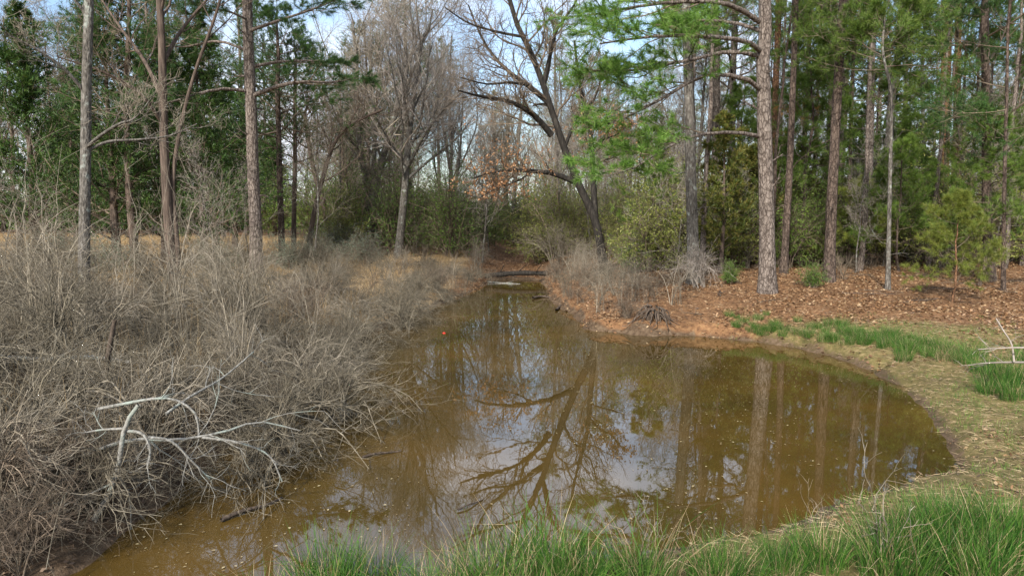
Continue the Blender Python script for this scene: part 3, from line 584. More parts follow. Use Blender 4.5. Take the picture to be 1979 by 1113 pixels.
# left side pines with dark foliage
for bp_, ln, w0, w1, top, lab, bk, nd, t0, dd in [
      ((545, 503), [(543, 420), (540, 330), (538, 240), (536, 160)], 13, 9, 13, 'dark slim pine in the meadow just right of the pinkish-grey pine', 'pine_bark_dark', 'needle_dark', 0.5, None),
      ((568, 500), [(568, 420), (570, 320), (570, 220), (571, 120)], 10, 6, 12, 'thin upright pine with a dense dark green top at the meadow edge', 'cedar_bark', 'needle_dark', 0.38, None),
      ((262, 548), [(258, 470), (250, 380), (246, 280), (244, 160)], 15, 10, 14, 'crooked dark young pine in front of the big left-hand cedars', 'cedar_bark', 'needle_dark', 0.45, 27)]:
    pine_hero(bp_, ln, w0, w1, top, lab, bk, nd, t0, d=dd, n=34, Labs=2.4, stubs=9, count=12)

# bare hardwoods with traced stems
def bare_hero(name, base, stems, top, label, bk, tw, n=(10, 8, 7, 5), d=None, t0=0.3, dens=1, Lr=(0.42, 0.5, 0.5, 0.55), leaf=None, rmin=0.006, limbs=(), up=(0.16, 0.1, 0.06, 0.04)):
    tb, cb = MB(), MB(); Ps = []; Rs = []
    for i, (ln, w0, w1) in enumerate(stems):
        b_, P, R = hero_trunk(base, ln, w0, w1, top * (1 - 0.06 * i), d if i == 0 else b[1], depth=0.4 * i, fl=0.35)
        if i == 0: b = b_
        tb.tubes(P, R, 9); Ps.append(resample(P, 16)); Rs.append(np.interp(np.linspace(0, 25, 16), np.arange(26), R))
    for (px, a, e, wa, wb_) in limbs:
        p_, r_ = limb(px, b[1] + a, b[1] + e, wa, wb_, 16); tb.tubes(p_, r_, 6); bare_levels(tb, cb, p_[None], r_[None], n=(7, 5, 4, 3), t0=0.25, Lr=(0.42, 0.55, 0.55, 0.5), rmin=rmin, up=up)
    l = bare_levels(tb, cb, np.array(Ps), np.array(Rs), n=n, t0=t0, dens=dens, Lr=Lr, rmin=rmin, up=up)
    mats = [M[tw]]
    if leaf:
        C, D = along(l[3][0], leaf[1], 0.3); cb.leaves(C, nrm(D + rng.normal(size=D.shape)), leaf[2], leaf[2] * 0.6, 1); mats.append(M[leaf[0]])
    return finish(name, b, tb, cb, [M[bk]], mats, label, 'tree')
bare_hero('bare_tree', (160, 640), [([(163, 540), (164, 400), (166, 300), (167, 180), (170, 80), (172, -20)], 22, 16)], 15, 'slim grey lichen-spotted bare tree rising from the brush, nearest on the left bank', 'grey_bark', 'twig_grey', d=15.5, t0=0.42, n=(13, 7, 6, 4), leaf=('bud', 1, 0.025), Lr=(0.3, 0.5, 0.5, 0.5), rmin=0.004,
          limbs=[([(168, 285), (195, 262), (230, 240), (262, 228), (300, 180)], 0, -1.5, 8, 2), ([(167, 292), (210, 274), (270, 270), (330, 262), (380, 240)], 0, 1, 7, 2), ([(166, 180), (120, 130), (60, 90), (0, 60)], 0, -1, 8, 2)])
bare_hero('bare_tree', (336, 600), [([(332, 510), (325, 420), (318, 300), (315, 200), (313, 90), (308, -20)], 20, 12), ([(345, 520), (340, 440), (334, 350), (350, 240), (380, 130), (420, 20)], 10, 5)], 16, 'dark double-stemmed bare tree among the left-hand cedars', 'cedar_bark', 'twig_brown', d=21, t0=0.5, n=(13, 7, 6, 4), rmin=0.005,
          limbs=[([(318, 200), (280, 120), (230, 50), (190, -10)], 0, 2, 9, 3), ([(315, 240), (270, 180), (200, 140), (110, 110)], 0, -2, 8, 2), ([(316, 120), (350, 60), (400, 0), (450, -50)], 0, 2, 8, 3)])
bare_hero('bare_tree', (712, 488), [([(714, 430), (710, 370), (702, 320), (694, 280), (690, 200), (688, 100)], 15, 8), ([(718, 430), (724, 370), (738, 310), (752, 265), (768, 200), (790, 120)], 17, 9), ([(716, 420), (716, 370), (722, 320), (724, 250), (716, 150)], 12, 7)], 15, 'grey tree splitting into three stems low down, left of the inlet', 'grey_bark', 'twig_grey', n=(9, 8, 6, 5), t0=0.35, rmin=0.008)
bare_hero('bare_tree', (768, 500), [([(775, 440), (781, 380), (787, 300), (794, 230), (804, 150), (815, 80)], 17, 8)], 14, 'pale single-stemmed bare tree left of the inlet with a tall twiggy crown', 'grey_bark', 'twig_pale', n=(16, 8, 7, 5), t0=0.3, rmin=0.007,
          limbs=[([(785, 330), (815, 270), (850, 220), (890, 180)], 0, -2, 8, 2), ([(783, 350), (830, 310), (880, 270), (920, 220)], 0, 1, 7, 2)])
bare_hero('bare_tree', (594, 503), [([(602, 440), (612, 390), (628, 330), (650, 270), (690, 235), (740, 212)], 12, 5)], 8.5, 'dark crooked small tree leaning right at the meadow edge', 'cedar_bark', 'twig_brown', n=(10, 7, 5, 4), t0=0.4, Lr=(0.35, 0.5, 0.5, 0.5))
bare_hero('bare_tree', (640, 468), [([(632, 430), (622, 380), (612, 350), (600, 300), (590, 230)], 12, 7)], 10, 'short dark bare tree leaning left in front of the lime green bushes', 'cedar_bark', 'twig_brown', n=(9, 7, 5, 4), d=42, t0=0.4)
bare_hero('bare_tree', (1712, 478), [([(1714, 400), (1718, 280), (1724, 180), (1738, 90), (1742, 0), (1744, -40)], 18, 10), ([(1715, 400), (1719, 280), (1722, 160), (1712, 80), (1694, 0), (1690, -40)], 13, 9), ([(1716, 380), (1722, 260), (1732, 130), (1765, 60), (1800, 0), (1815, -40)], 12, 8)], 20, 'tall bare tree forking high up into three pale limbs within the right-hand pines', 'grey_bark', 'twig_grey', d=34, t0=0.45, n=(7, 7, 6, 4), rmin=0.008)
# far grey stems at the head of the inlet
for px, w, lean, lab in [(962, 10, -4, 'leftmost of three grey stems standing together at the head of the inlet'), (976, 11, 3, 'middle of three grey stems standing together at the head of the inlet'), (990, 9, 8, 'rightmost of three grey stems standing together at the head of the inlet')]:
    bare_hero('bare_tree', (px, 440), [([(px + lean * .3, 400), (px + lean, 320), (px + lean * 2, 220)], w, w * 0.7)], 11.5, lab, 'grey_bark', 'twig_grey', d=58 + w, n=(11, 7, 6, 5), t0=0.3, rmin=0.011)

# ------------------------------------------------------------------ shared kinds
rng = np.random.default_rng(276)
BARE = [make_bare(14, 0.16, twig='twig_grey', rmin=0.007), make_bare(15.5, 0.2, twig='twig_pale', fork=2, brk='grey_bark', rmin=0.008), make_bare(13, 0.15, twig='twig_brown', brk='cedar_bark', rmin=0.008),
        make_bare(15, 0.19, twig='twig_grey', fork=3, rmin=0.008, lean=(1.2, 0)), make_bare(12, 0.13, twig='twig_pale', rmin=0.008, lean=(-1, 0.4))]
PINE = [make_pine(20, 0.19, 0.4, 2.6, 'needle', 'pine_bark', count=11, n=30), make_pine(18, 0.14, 0.38, 2.2, 'needle', 'pine_bark_dark', lean=(0.5, 0), count=11, n=30), make_pine(21, 0.24, 0.42, 3.2, 'needle_dark', 'pine_bark', count=14, n=44)]
HALF = [make_pine(9.5, 0.085, 0.28, 1.7, 'needle', 'pine_bark_dark', count=18, n=34, n2=7, L=0.23, dead=5), make_pine(11, 0.10, 0.33, 1.9, 'needle', 'pine_bark', count=18, n=36, n2=7, L=0.23, dead=6)]
CEDAR = [make_cedar(9.5, 0.15, 2.0, n=70), make_cedar(7, 0.11, 1.6, n=55), make_cedar(12, 0.17, 2.3, n=80, fol='cedar')]
OLIVE = [make_cedar(6.2, 0.09, 1.25, n=42, fol='cedar_olive', dens=0.8), make_cedar(4.6, 0.07, 1.2, n=45, fol='cedar_olive')]
BUSH = [make_bush(3.0, 1.7, 'leaf_olive'), make_bush(2.2, 1.5, 'leaf_green'), make_bush(4.2, 2.0, 'leaf_olive', n=18), make_bush(3.4, 1.8, 'leaf_lime', leafL=0.09), make_bush(4.8, 2.2, 'leaf_green', n=18), make_bush(1.5, 1.5, 'leaf_silver', leafL=0.06, leafw=0.02, n=22, leaf_n=5)]
YOUNG = [make_pine(4.8, 0.05, 0.18, 1.25, 'needle_yellow', 'pine_bark_red', dead=3, n=26, n2=6, n3=3, count=20, L=0.24), make_pine(6.5, 0.06, 0.22, 1.5, 'needle', 'pine_bark_dark', dead=4, n=30, n2=6, n3=3, count=18, L=0.23)]
SCRUB = [make_brush(2.2, 1.5, n=34, twig='twig_grey', arch=0.5, twigs=(7, 5)), make_brush(1.5, 1.2, n=40, twig='twig_brown', arch=0.7, twigs=(6, 4))]
SPARSE = [make_brush(1.5, 1.2, n=15, twig='twig_brush', arch=0.6, twigs=(6, 3), r0=0.009), make_brush(1.1, 1.2, n=18, twig='twig_brown', arch=0.9, twigs=(5, 3), r0=0.009), make_brush(1.9, 1.0, n=10, twig='twig_grey', arch=0.3, twigs=(7, 4), r0=0.010)]
def spot(px, Y): return gy(px, Y)
def R_(): return rng.random() * 6.28

# cedars and evergreens one can point at
for px, Y, v, sc, lab in [
    (225, 27.5, 2, 0.95, 'large dark cedar behind the slim grey lichen-spotted tree'),
    (395, 29, 2, 0.85, 'dense dark cedar filling the gap just left of the pinkish-grey pine'),
    (318, 31, 0, 1.1, 'dark cedar behind the double-stemmed bare tree'),
    (75, 29, 0, 1.1, 'dark cedar near the left edge, standing in the meadow'),
    (150, 42, 2, 0.9, 'cedar further back between the two big left-hand cedars'),
    (455, 44, 0, 1.1, 'cedar behind the pinkish-grey pine trunk'),
    (690, 58, 0, 1.1, 'dark cedar behind the three-stemmed grey tree')]:
    put('cedar_tree', CEDAR[v], spot(px, Y), lab, 'tree', rz=R_(), sc=sc)
put('cedar_tree', OLIVE[0], spot(1392, 26.5), 'olive-brown bushy cedar between the grey pine and the big pine', 'tree', rz=1.0, sc=1.0)
put('cedar_tree', OLIVE[1], spot(1445, 30), 'smaller olive cedar half hidden behind the big pine trunk', 'tree', rz=2.0, sc=1.15)
for px, Y, v, sc, lab in [(1845, 18.6, 0, 0.62, 'fluffy yellow-green young pine in front of the right-hand pines'), (1740, 27, 1, 0.8, 'young pine with soft green needles beneath the forked tree'), (1895, 22, 1, 0.85, 'dark green young pine by the drooping pine at the right edge'),
                          (1660, 29, 0, 0.8, 'yellow-green young pine at the foot of the reddish-brown pine'), (1260, 31, 1, 0.95, 'bright young pine left of the grey pine with dead twigs'), (1430, 36, 0, 1.1, 'yellowish young pine seen behind the olive cedars')]:
    put('young_pine', YOUNG[v], spot(px, Y), lab, 'young tree', rz=R_(), sc=sc)
for px, Y, v, sc, lab in [(1222, 28.6, 1, 0.62, 'bright green leafy bush at the foot of the leaning oak'), (1275, 31, 2, 0.95, 'tall olive bush behind and right of the leaning oak'), (1310, 33, 2, 1.0, 'tall olive bush left of the grey pine with dead twigs'), (1045, 41, 0, 1.05, 'rounded olive bush overhanging the right of the inlet head'),
                          (1095, 39, 0, 0.85, 'olive bush behind the oak on the inlet bank'), (905, 47, 4, 0.85, 'dark green bush overhanging the left of the inlet head'), (845, 45, 2, 0.8, 'olive green bush behind the pale single-stemmed tree'), (600, 56, 3, 1.4, 'tall lime green bush beyond the meadow'),
                          (530, 60, 3, 1.25, 'lime green bush behind the slim dark pine'), (655, 38, 5, 1.0, 'low silvery green bush at the end of the meadow'), (610, 34, 5, 0.85, 'low silvery bush beside the leaning dark small tree'), (700, 33, 5, 0.9, 'silvery bush in front of the three-stemmed grey tree'), (560, 30, 5, 0.8, 'grey-green low bush behind the top of the brush'),
                          (100, 27, 5, 0.9, 'grey-green low bush in the meadow near the left edge'), (205, 25, 5, 0.8, 'grey-green low bush by the large dark cedar'), (420, 27, 5, 0.7, 'small grey-green bush left of the pinkish-grey pine'), (745, 50, 4, 0.9, 'leafy green bush between the three-stemmed tree and the pale tree'), (1000, 62, 4, 1.0, 'green bush closing the far end of the creek bed'),
                          (1415, 22.8, 1, 0.28, 'small bright green seedling bush on the pine straw left of the big pine'), (1575, 21.5, 1, 0.3, 'small green seedling bush between the big pine and the blackened pine'), (1535, 33, 1, 1.1, 'green bush behind the slim leaning pine'), (1640, 36, 1, 1.3, 'green bush behind the blackened pine')]:
    put('evergreen_bush', BUSH[v], spot(px, Y), lab, 'bush', rz=R_(), sc=sc)

rng = np.random.default_rng(301)
# woodland further back: alike, so grouped
def scatter(n, xs, ys, mind, avoid=None, tries=4000):
    o = []
    for _ in range(tries):
        if len(o) >= n: break
        y = ys[0] + (ys[1] - ys[0]) * rng.random(); px = xs[0] + (xs[1] - xs[0]) * rng.random(); x = (px - 989.5) / FPX * y
        if abs(x - creek_x(y)) < 1.9 and y < 62: continue
        if avoid and avoid(x, y): continue
        if all((x - a) ** 2 + (y - c) ** 2 > mind ** 2 for a, c in o): o.append((x, y))
    return o
def fill(name, kinds, pts_, label, cat, group, s0=0.8, s1=1.2):
    for x, y in pts_:
        put(name, kinds[rng.integers(len(kinds))], (x, y, H(x, y)), label, cat, group, R_(), s0 + (s1 - s0) * rng.random())
fill('bare_tree', BARE, scatter(21, (640, 1320), (44, 80), 3.6), 'leafless grey tree in the crowd of bare trees behind the head of the inlet', 'tree', 'bare trees behind the inlet', 0.65, 1.0)
for k_, (x_, y_, s_) in enumerate([(40, 34, 0.9), (120, 44, 1.0), (420, 46, 1.0)]):
    put('bare_tree', BARE[2], spot(x_, y_), 'dark leafless tree mixed in with the left-hand cedars', 'tree', 'dark bare trees among the left-hand cedars', k_ * 1.3, s_)
fill('bare_tree', BARE, scatter(16, (-100, 640), (62, 95), 4.5), 'leafless tree in the row beyond the left meadow', 'tree', 'bare trees beyond the meadow')
fill('bare_tree', BARE[:2] + BARE[3:], scatter(20, (1250, 2150), (42, 80), 4.0), 'leafless grey tree deep in the right-hand pine stand', 'tree', 'bare trees deep in the pine stand')
fill('pine_tree', PINE, scatter(8, (1280, 2150), (42, 75), 5), 'slender pine deep in the right-hand stand', 'tree', 'pines deep in the right-hand stand')
SLIM = [make_pine(17, 0.105, 0.62, 1.5, 'needle', 'pine_bark', n=20, count=10, dead=14), make_pine(15, 0.085, 0.6, 1.3, 'needle', 'pine_bark_dark', lean=(0.7, 0.2), n=18, count=10, dead=12), make_pine(16, 0.095, 0.65, 1.4, 'needle', 'pine_bark', lean=(-0.5, 0), n=18, count=10, dead=14)]
fill('pine_tree', SLIM, scatter(26, (1290, 2120), (25.5, 46), 1.9), 'slim bare-stemmed pine pole in the right-hand stand', 'tree', 'slim pine poles in the right-hand stand', 0.85, 1.15)
fill('pine_tree', HALF, scatter(10, (1380, 2080), (29, 50), 3.6), 'half-grown green pine among the trunks of the right-hand stand', 'tree', 'half-grown pines in the right-hand stand', 0.8, 1.15)
put('pine_tree', PINE[2], spot(792, 53), 'tallest dark green pine top showing above the bare crowns left of the inlet', 'tree', rz=1.0, sc=0.95)
put('pine_tree', PINE[2], spot(718, 46), 'dark pine with a wide top just left of the tallest pine top', 'tree', rz=2.5, sc=0.70)
put('pine_tree', PINE[0], spot(1075, 60), 'green pine behind the crown of the leaning oak', 'tree', rz=0.5, sc=0.95)
fill('pine_tree', PINE, scatter(9, (620, 1250), (58, 90), 6), 'pine showing dark green among the bare trees behind the inlet', 'tree', 'pines behind the inlet', 0.75, 0.95)
fill('pine_tree', PINE[2:], scatter(10, (-150, 560), (56, 90), 6), 'tall dark pine beyond the left meadow', 'tree', 'pines beyond the meadow')
fill('cedar_tree', CEDAR, scatter(26, (-150, 660), (56, 80), 3), 'dark cedar in the evergreen edge beyond the left meadow', 'tree', 'cedars beyond the meadow', 0.8, 1.1)
fill('evergreen_bush', [BUSH[0], BUSH[2], BUSH[3], BUSH[4]], scatter(70, (640, 1320), (39, 74), 2.2), 'evergreen bush in the undergrowth behind the inlet', 'bush', 'bushes behind the inlet', 0.7, 1.15)
fill('evergreen_bush', [BUSH[0], BUSH[2], BUSH[3], BUSH[0]], scatter(30, (1180, 2100), (27.5, 38), 2.2), 'leafy olive-green bush in the near undergrowth of the right-hand stand', 'bush', 'near bushes in the right-hand stand', 0.55, 0.95)
fill('evergreen_bush', [BUSH[0], BUSH[2], BUSH[3], BUSH[0]], scatter(46, (1300, 2150), (38, 66), 2.7), 'evergreen bush in the undergrowth of the right-hand stand', 'bush', 'bushes in the right-hand stand', 0.7, 1.1)
fill('young_pine', YOUNG, scatter(13, (1420, 2100), (28, 48), 3), 'young pine under the tall pines of the right-hand stand', 'young tree', 'young pines in the right-hand stand', 0.7, 1.3)
TREELET = [make_bare(6.5, 0.045, twig='twig_pale', brk='grey_bark', n=(14, 7, 5, 3), t0=0.2, Lr=(0.36, 0.5, 0.5, 0.5), rmin=0.005), make_bare(8, 0.055, twig='twig_grey', brk='grey_bark', n=(14, 7, 5, 3), t0=0.25, Lr=(0.34, 0.5, 0.5, 0.5), rmin=0.005, lean=(0.9, 0)), make_bare(5, 0.035, twig='twig_pale', brk='grey_bark', n=(12, 6, 5, 3), t0=0.15, Lr=(0.45, 0.5, 0.5, 0.5), rmin=0.005, lean=(-0.8, 0))]
fill('sapling', TREELET, scatter(22, (640, 1320), (38, 60), 2.4), 'thin leafless sapling in the undergrowth around the head of the inlet', 'sapling', 'saplings around the inlet head', 0.8, 1.3)
fill('sapling', TREELET, scatter(18, (1250, 2080), (25, 45), 2.8), 'thin leafless sapling among the right-hand pines', 'sapling', 'saplings among the pines', 0.6, 1.2)
fill('sapling', TREELET, scatter(7, (-60, 640), (20, 40), 3.5, lambda x, y: sdist(x, y)[0] < 4.5), 'thin leafless sapling in the dry left meadow', 'sapling', 'saplings in the meadow', 0.6, 1.1)
fill('bare_shrub', SCRUB[:1] + SPARSE, scatter(30, (700, 1250), (34, 58), 2.2, lambda x, y: sdist(x, y)[0] < 0.6), 'leafless scrub on the banks of the inlet and its creek bed', 'shrub', 'scrub along the inlet', 0.8, 1.3)
fill('bare_shrub', SPARSE, scatter(20, (1230, 1950), (22.5, 36), 2.2), 'twiggy leafless scrub beneath the right-hand pines', 'shrub', 'scrub beneath the pines', 0.5, 0.9)

rng = np.random.default_rng(302)
# far woodland that reads as one mass
fb = MB(); n = 130
fy = 92 + 60 * rng.random(n); fx = (rng.random(n) * 2900 - 1450) / FPX * fy; fz = height(fx, fy)
K = 8; t = np.linspace(0, 1, K)[None, :, None]; hgt = 11 + 6 * rng.random(n)
P = np.stack([fx, fy, fz], 1)[:, None] + np.array([0, 0, 1.0]) * t * hgt[:, None, None] + np.cumsum(rng.normal(size=(n, K, 3)), 1) * 0.15 * np.array([1, 1, 0])
R = (0.14 + 0.1 * rng.random((n, 1))) * np.linspace(1, 0.25, K); fb.tubes(P, R, 5)
a1 = grow(P, R, 16, 0.2, 1, 0.4, 0.8, 0.15, 0.13, 6, 0.5, 0.3, prof=lambda t: 1.2 - 0.7 * t); fb.tubes(*a1, 3)
a2 = grow(*a1, 8, 0.15, 1, 0.5, 0.75, 0.08, 0.14, 4, 0.6, 0.5, rmin=0.014); fb.tubes(*a2, 3)
m = rng.random(len(a2[0])) < 0.55; a3 = grow(a2[0][m], a2[1][m], 4, 0.2, 1, 0.6, 0.7, 0.05, 0.14, 3, 0.7, 0.6, rmin=0.012); fb.tubes(*a3, 3)
nb = 1500; by = 80 + 60 * rng.random(nb); bx = (rng.random(nb) * 2900 - 1450) / FPX * by; bz = height(bx, by); ct = np.stack([bx, by, bz], 1)
u = nrm(rng.normal(size=(nb, 260, 3))); u[..., 2] = np.abs(u[..., 2]); sz = np.stack([1.6 + rng.random(nb), 1.6 + rng.random(nb), 2.5 + 3.5 * rng.random(nb)], 1)
lp = (ct[:, None] + u * sz[:, None] * (0.35 + 0.65 * rng.random((nb, 260, 1)))).reshape(-1, 3)
fb.leaves(lp, nrm(rng.normal(size=lp.shape)), 0.34, 0.2, 1, np.clip(np.repeat(rng.random(nb), 260) + 0.2 * rng.normal(size=len(lp)), 0, 1))
fw = fb.build('far_woodland', [M['twig_grey'], M['leaf_green']]); tag(fw, kind='stuff')

# ------------------------------------------------------------------ left bank brush
rng = np.random.default_rng(235)
BR = [make_brush(1.5, 1.5, n=44, twigs=(7, 4)), make_brush(1.2, 1.6, n=44, arch=1.05, twigs=(7, 4), r0=0.012), make_brush(1.75, 1.3, n=30, arch=0.6, twigs=(7, 4), r0=0.013), make_brush(1.1, 1.6, n=42, arch=1.15, twigs=(6, 4)), make_brush(1.4, 1.5, n=26, arch=0.9, twig='twig_grey', r0=0.014, twigs=(7, 4)), make_brush(1.3, 1.2, n=26, arch=0.8, twig='twig_brown', r0=0.012, twigs=(8, 4))]
pos = []
for _ in range(6000):
    y = 6.5 + 14.6 * rng.random(); x = -13 + 12 * rng.random(); s_ = sdist(x, y)[0]
    if s_ < ((-1.25 if 8.4 < y < 15 else -0.8) if 7.4 < y < 19 else 0.15) or s_ > 8 or x < -0.80 * y - 1: continue
    if y > 17.5 and x < -5.5: continue
    if all((x - a) ** 2 + (y - c) ** 2 > 1.06 ** 2 for a, c, _ in pos): pos.append((x, y, s_))
for x, y, s_ in pos:
    if s_ < 0.8: lab, g = 'leafless arching shrub at the front of the left-bank thicket, its stems hanging over the water', 'shrubs overhanging the water'
    elif y < 11: lab, g = 'leafless tangled shrub in the near left corner of the thicket, behind the overhanging row', 'shrubs in the near left corner'
    else: lab, g = 'leafless arching shrub in the far part of the thicket, towards the meadow', 'shrubs in the far part of the thicket'
    put('bare_shrub', BR[rng.choice([1, 3, 1, 3, 4, 0] if s_ < 0.5 else [0, 1, 2, 3, 4, 5])], (x, y, max(H(x, y), -0.12)), lab, 'shrub', g, R_(), (0.72 + 0.4 * rng.random() + 0.08 * (s_ > 0.8)) * (1.0 - 0.12 * sstep(10, 16, y)))
for px, py, v, sc in [(20, 1010, 5, 0.75), (-40, 1060, 3, 0.6), (90, 985, 5, 0.62), (60, 1075, 5, 0.5), (-60, 980, 4, 0.8), (150, 960, 3, 0.6), (10, 1130, 5, 0.5)]:
    put('bare_shrub', BR[v], gpt(px, py), 'dark low tangle of bare stems on the mud in the bottom left corner', 'shrub', 'tangles in the bottom left corner', R_(), sc)
rng = np.random.default_rng(303)
# scrub between thicket and inlet, purple-brown
pp = []
for _ in range(3000):
    y = 19 + 14 * rng.random(); x = -9 + 9 * rng.random(); s_ = sdist(x, y)[0]
    if s_ < -0.25 or s_ > 5.5: continue
    if all((x - a) ** 2 + (y - c) ** 2 > 1.15 ** 2 for a, c in pp): pp.append((x, y))
fill('bare_shrub', SPARSE + [BR[1], BR[3]], pp[:60], 'low leafless scrub on the left bank between the thicket and the inlet', 'shrub', 'scrub between thicket and inlet', 0.5, 0.85)
rng = np.random.default_rng(304)
# tall saplings standing out of the brush
SAP = [make_brush(3.8, 1.1, n=5, twig='twig_grey', arch=0.1, twigs=(7, 3), r0=0.011), make_brush(3.0, 1.2, n=5, twig='twig_grey', arch=0.1, twigs=(7, 3), r0=0.010)]
for px, Y, v, sc, lab in [(345, 14.5, 1, 1.0, 'pale sapling clump spreading in front of the double-stemmed tree'), (40, 11, 0, 0.9, 'tall whippy sapling clump at the left edge of the thicket'), (230, 13, 0, 0.85, 'thin sapling clump right of the slim lichen-spotted tree'), (100, 15.5, 0, 1.0, 'thin sapling clump left of the slim lichen-spotted tree'), (420, 17, 0, 0.75, 'sapling clump rising from the brush just before the pinkish-grey pine'), (10, 16, 1, 1.1, 'sapling clump against the left-edge cedar')]:
    put('sapling', SAP[v], spot(px, Y), lab, 'sapling', rz=R_(), sc=sc)

for _ in range(16):
    px = rng.random() * 620; put('sapling', SAP[rng.integers(2)], spot(px, 9.5 + 9 * rng.random()), 'thin leafless whip of a sapling standing out of the left-bank thicket', 'sapling', 'whips standing out of the thicket', R_(), 0.5 + 0.35 * rng.random())
fill('bare_shrub', SPARSE + [BR[2]], scatter(34, (-60, 740), (20, 37), 1.9, lambda x, y: sdist(x, y)[0] < 4), 'leafless scrub scattered through the dry meadow grass', 'shrub', 'scrub in the meadow', 0.55, 1.0)
ed = []
for _ in range(4000):
    y = 15.5 + 17 * rng.random(); x = 0.3 + 6.5 * rng.random(); s_ = sdist(x, y)[0]
    if not 0.25 < s_ < 2.6 or x > 5.2 or (abs(x - 4.4) < 1.0 and y < 19.2): continue
    if all((x - p_) ** 2 + (y - q_) ** 2 > 0.8 ** 2 for p_, q_ in ed): ed.append((x, y))
fill('bare_shrub', SPARSE, ed[:44], 'low bare twiggy scrub along the edge of the right bank beside the inlet', 'shrub', 'scrub along the right bank', 0.35, 0.85)
# dead lichen-covered branches in the near left corner
def branch(name, lines, label, cat, m='lichen', n=5, Lr=0.4, sides=7):
    mb = MB(); ls = [resample(np.array([pt(x, y, Y) for x, y, Y in l]), 12) for l, w0, w1 in lines]
    rs = [np.linspace(w0, w1, 12) * l[0][2] / FPX / 2 for l, w0, w1 in lines]
    for a, r in zip(ls, rs): mb.tubes(a, r, sides)
    if n:
        q = grow(np.array(ls), np.array(rs), n, 0.3, 1, Lr, 0.7, 0.0, 0.16, 6, 0.5, 0.4, rmin=0.004); mb.tubes(*q, 4)
        q = grow(*q, 3, 0.3, 1, 0.5, 0.7, 0.0, 0.16, 4, 0.6, 0.5, rmin=0.003); mb.tubes(*q, 3)
    bs = ls[0][0]; return tag(mb.build(name, [M[m]], None, bs), label, cat)
branch('dead_branch', [([(268, 782, 6.3), (245, 815, 6.3), (236, 850, 6.25), (228, 905, 6.3), (205, 965, 6.3), (170, 1020, 6.35), (140, 1050, 6.4)], 8, 13), ([(238, 832, 6.28), (275, 838, 6.3), (290, 870, 6.25), (284, 905, 6.2)], 7, 3), ([(240, 828, 6.28), (200, 830, 6.4), (160, 836, 6.6)], 6, 2.5), ([(285, 845, 6.3), (330, 852, 6.4), (370, 890, 6.5), (405, 925, 6.6)], 6.5, 3)], 'pale lichen-crusted dead branch standing out at the front of the near left brush', 'branch', n=7)
branch('dead_branch', [([(160, 880, 6.6), (250, 850, 6.6), (340, 850, 6.8), (430, 835, 7.0), (500, 815, 7.3), (580, 832, 7.5)], 8, 3), ([(390, 845, 6.9), (460, 855, 7.0), (520, 880, 7.2), (545, 930, 7.2)], 6, 3)], 'long pale branch arching low to the right over the water from the brush', 'branch', n=6, Lr=0.3)
branch('dead_branch', [([(190, 790, 6.9), (300, 770, 6.9), (345, 775, 7.0), (378, 800, 7.0), (384, 840, 7.0)], 7, 4), ([(320, 800, 7.0), (370, 765, 7.3), (430, 730, 7.8), (490, 680, 8.4)], 6, 3)], 'pale arching branch across the middle of the brush above the lichen-crusted branch', 'branch', n=5, Lr=0.3)
branch('dead_branch', [([(10, 975, 6.9), (60, 978, 6.85), (110, 995, 6.8), (150, 1020, 6.6), (185, 1060, 6.4)], 13, 7)], 'thick brown fallen branch lying on the mud in the bottom left corner', 'branch', 'wet_wood', n=3, Lr=0.3)
branch('dead_branch', [([(0, 690, 9.5), (90, 695, 9.6), (170, 690, 9.7), (250, 700, 9.8)], 11, 8), ], 'grey fallen limb lying level inside the brush near the left edge', 'branch', 'lichen', n=3, Lr=0.25)
branch('snag', [([(196, 760, 8.8), (205, 710, 8.8), (214, 660, 8.8), (222, 618, 8.8)], 13, 8)], 'short blackened broken snag standing in the brush', 'snag', 'wet_wood', n=0)
# sticks lying in the water
def zline(pxs, z=0.012): return np.array([plane(x, y, z) for x, y in pxs])
def stick(name, pxs, w, label, cat='stick', m='wet_wood', n=2, z=0.015):
    mb = MB(); P = resample(zline(pxs, z), 10); Y = P[:, 1].mean(); R = np.linspace(w, w * 0.55, 10) * Y / FPX / 2; P[:, 2] += R * 0.4 + 0.03 * np.sin(np.linspace(0, 5, 10)) * 0.4
    mb.tubes(P, R, 6)
    if n: q = grow(P[None], R[None], n, 0.3, 0.9, 0.3, 0.7, 0.05, 0.1, 5, 0.5, 0.4, rmin=0.004); mb.tubes(*q, 4)
    return tag(mb.build(name, [M[m]], None, P[0]), label, cat)
stick('fallen_branch', [(428, 1006), (470, 990), (510, 978), (545, 960)], 9, 'dark stick lying in the water just off the near end of the brush')
stick('fallen_branch', [(700, 884), (740, 876), (775, 870)], 5, 'thin stick floating off the tip of the overhanging brush')
stick('fallen_branch', [(885, 985), (910, 975), (933, 963)], 4, 'small twig floating in the bright sky reflection', n=1)
stick('fallen_branch', [(1075, 600), (1090, 588), (1112, 578)], 5, 'dark stick poking out of the water at the inlet mouth on the right', n=3)
stick('fallen_branch', [(1030, 577), (1050, 574), (1075, 577)], 6, 'dark drift branch lying against the inlet bank', n=4)
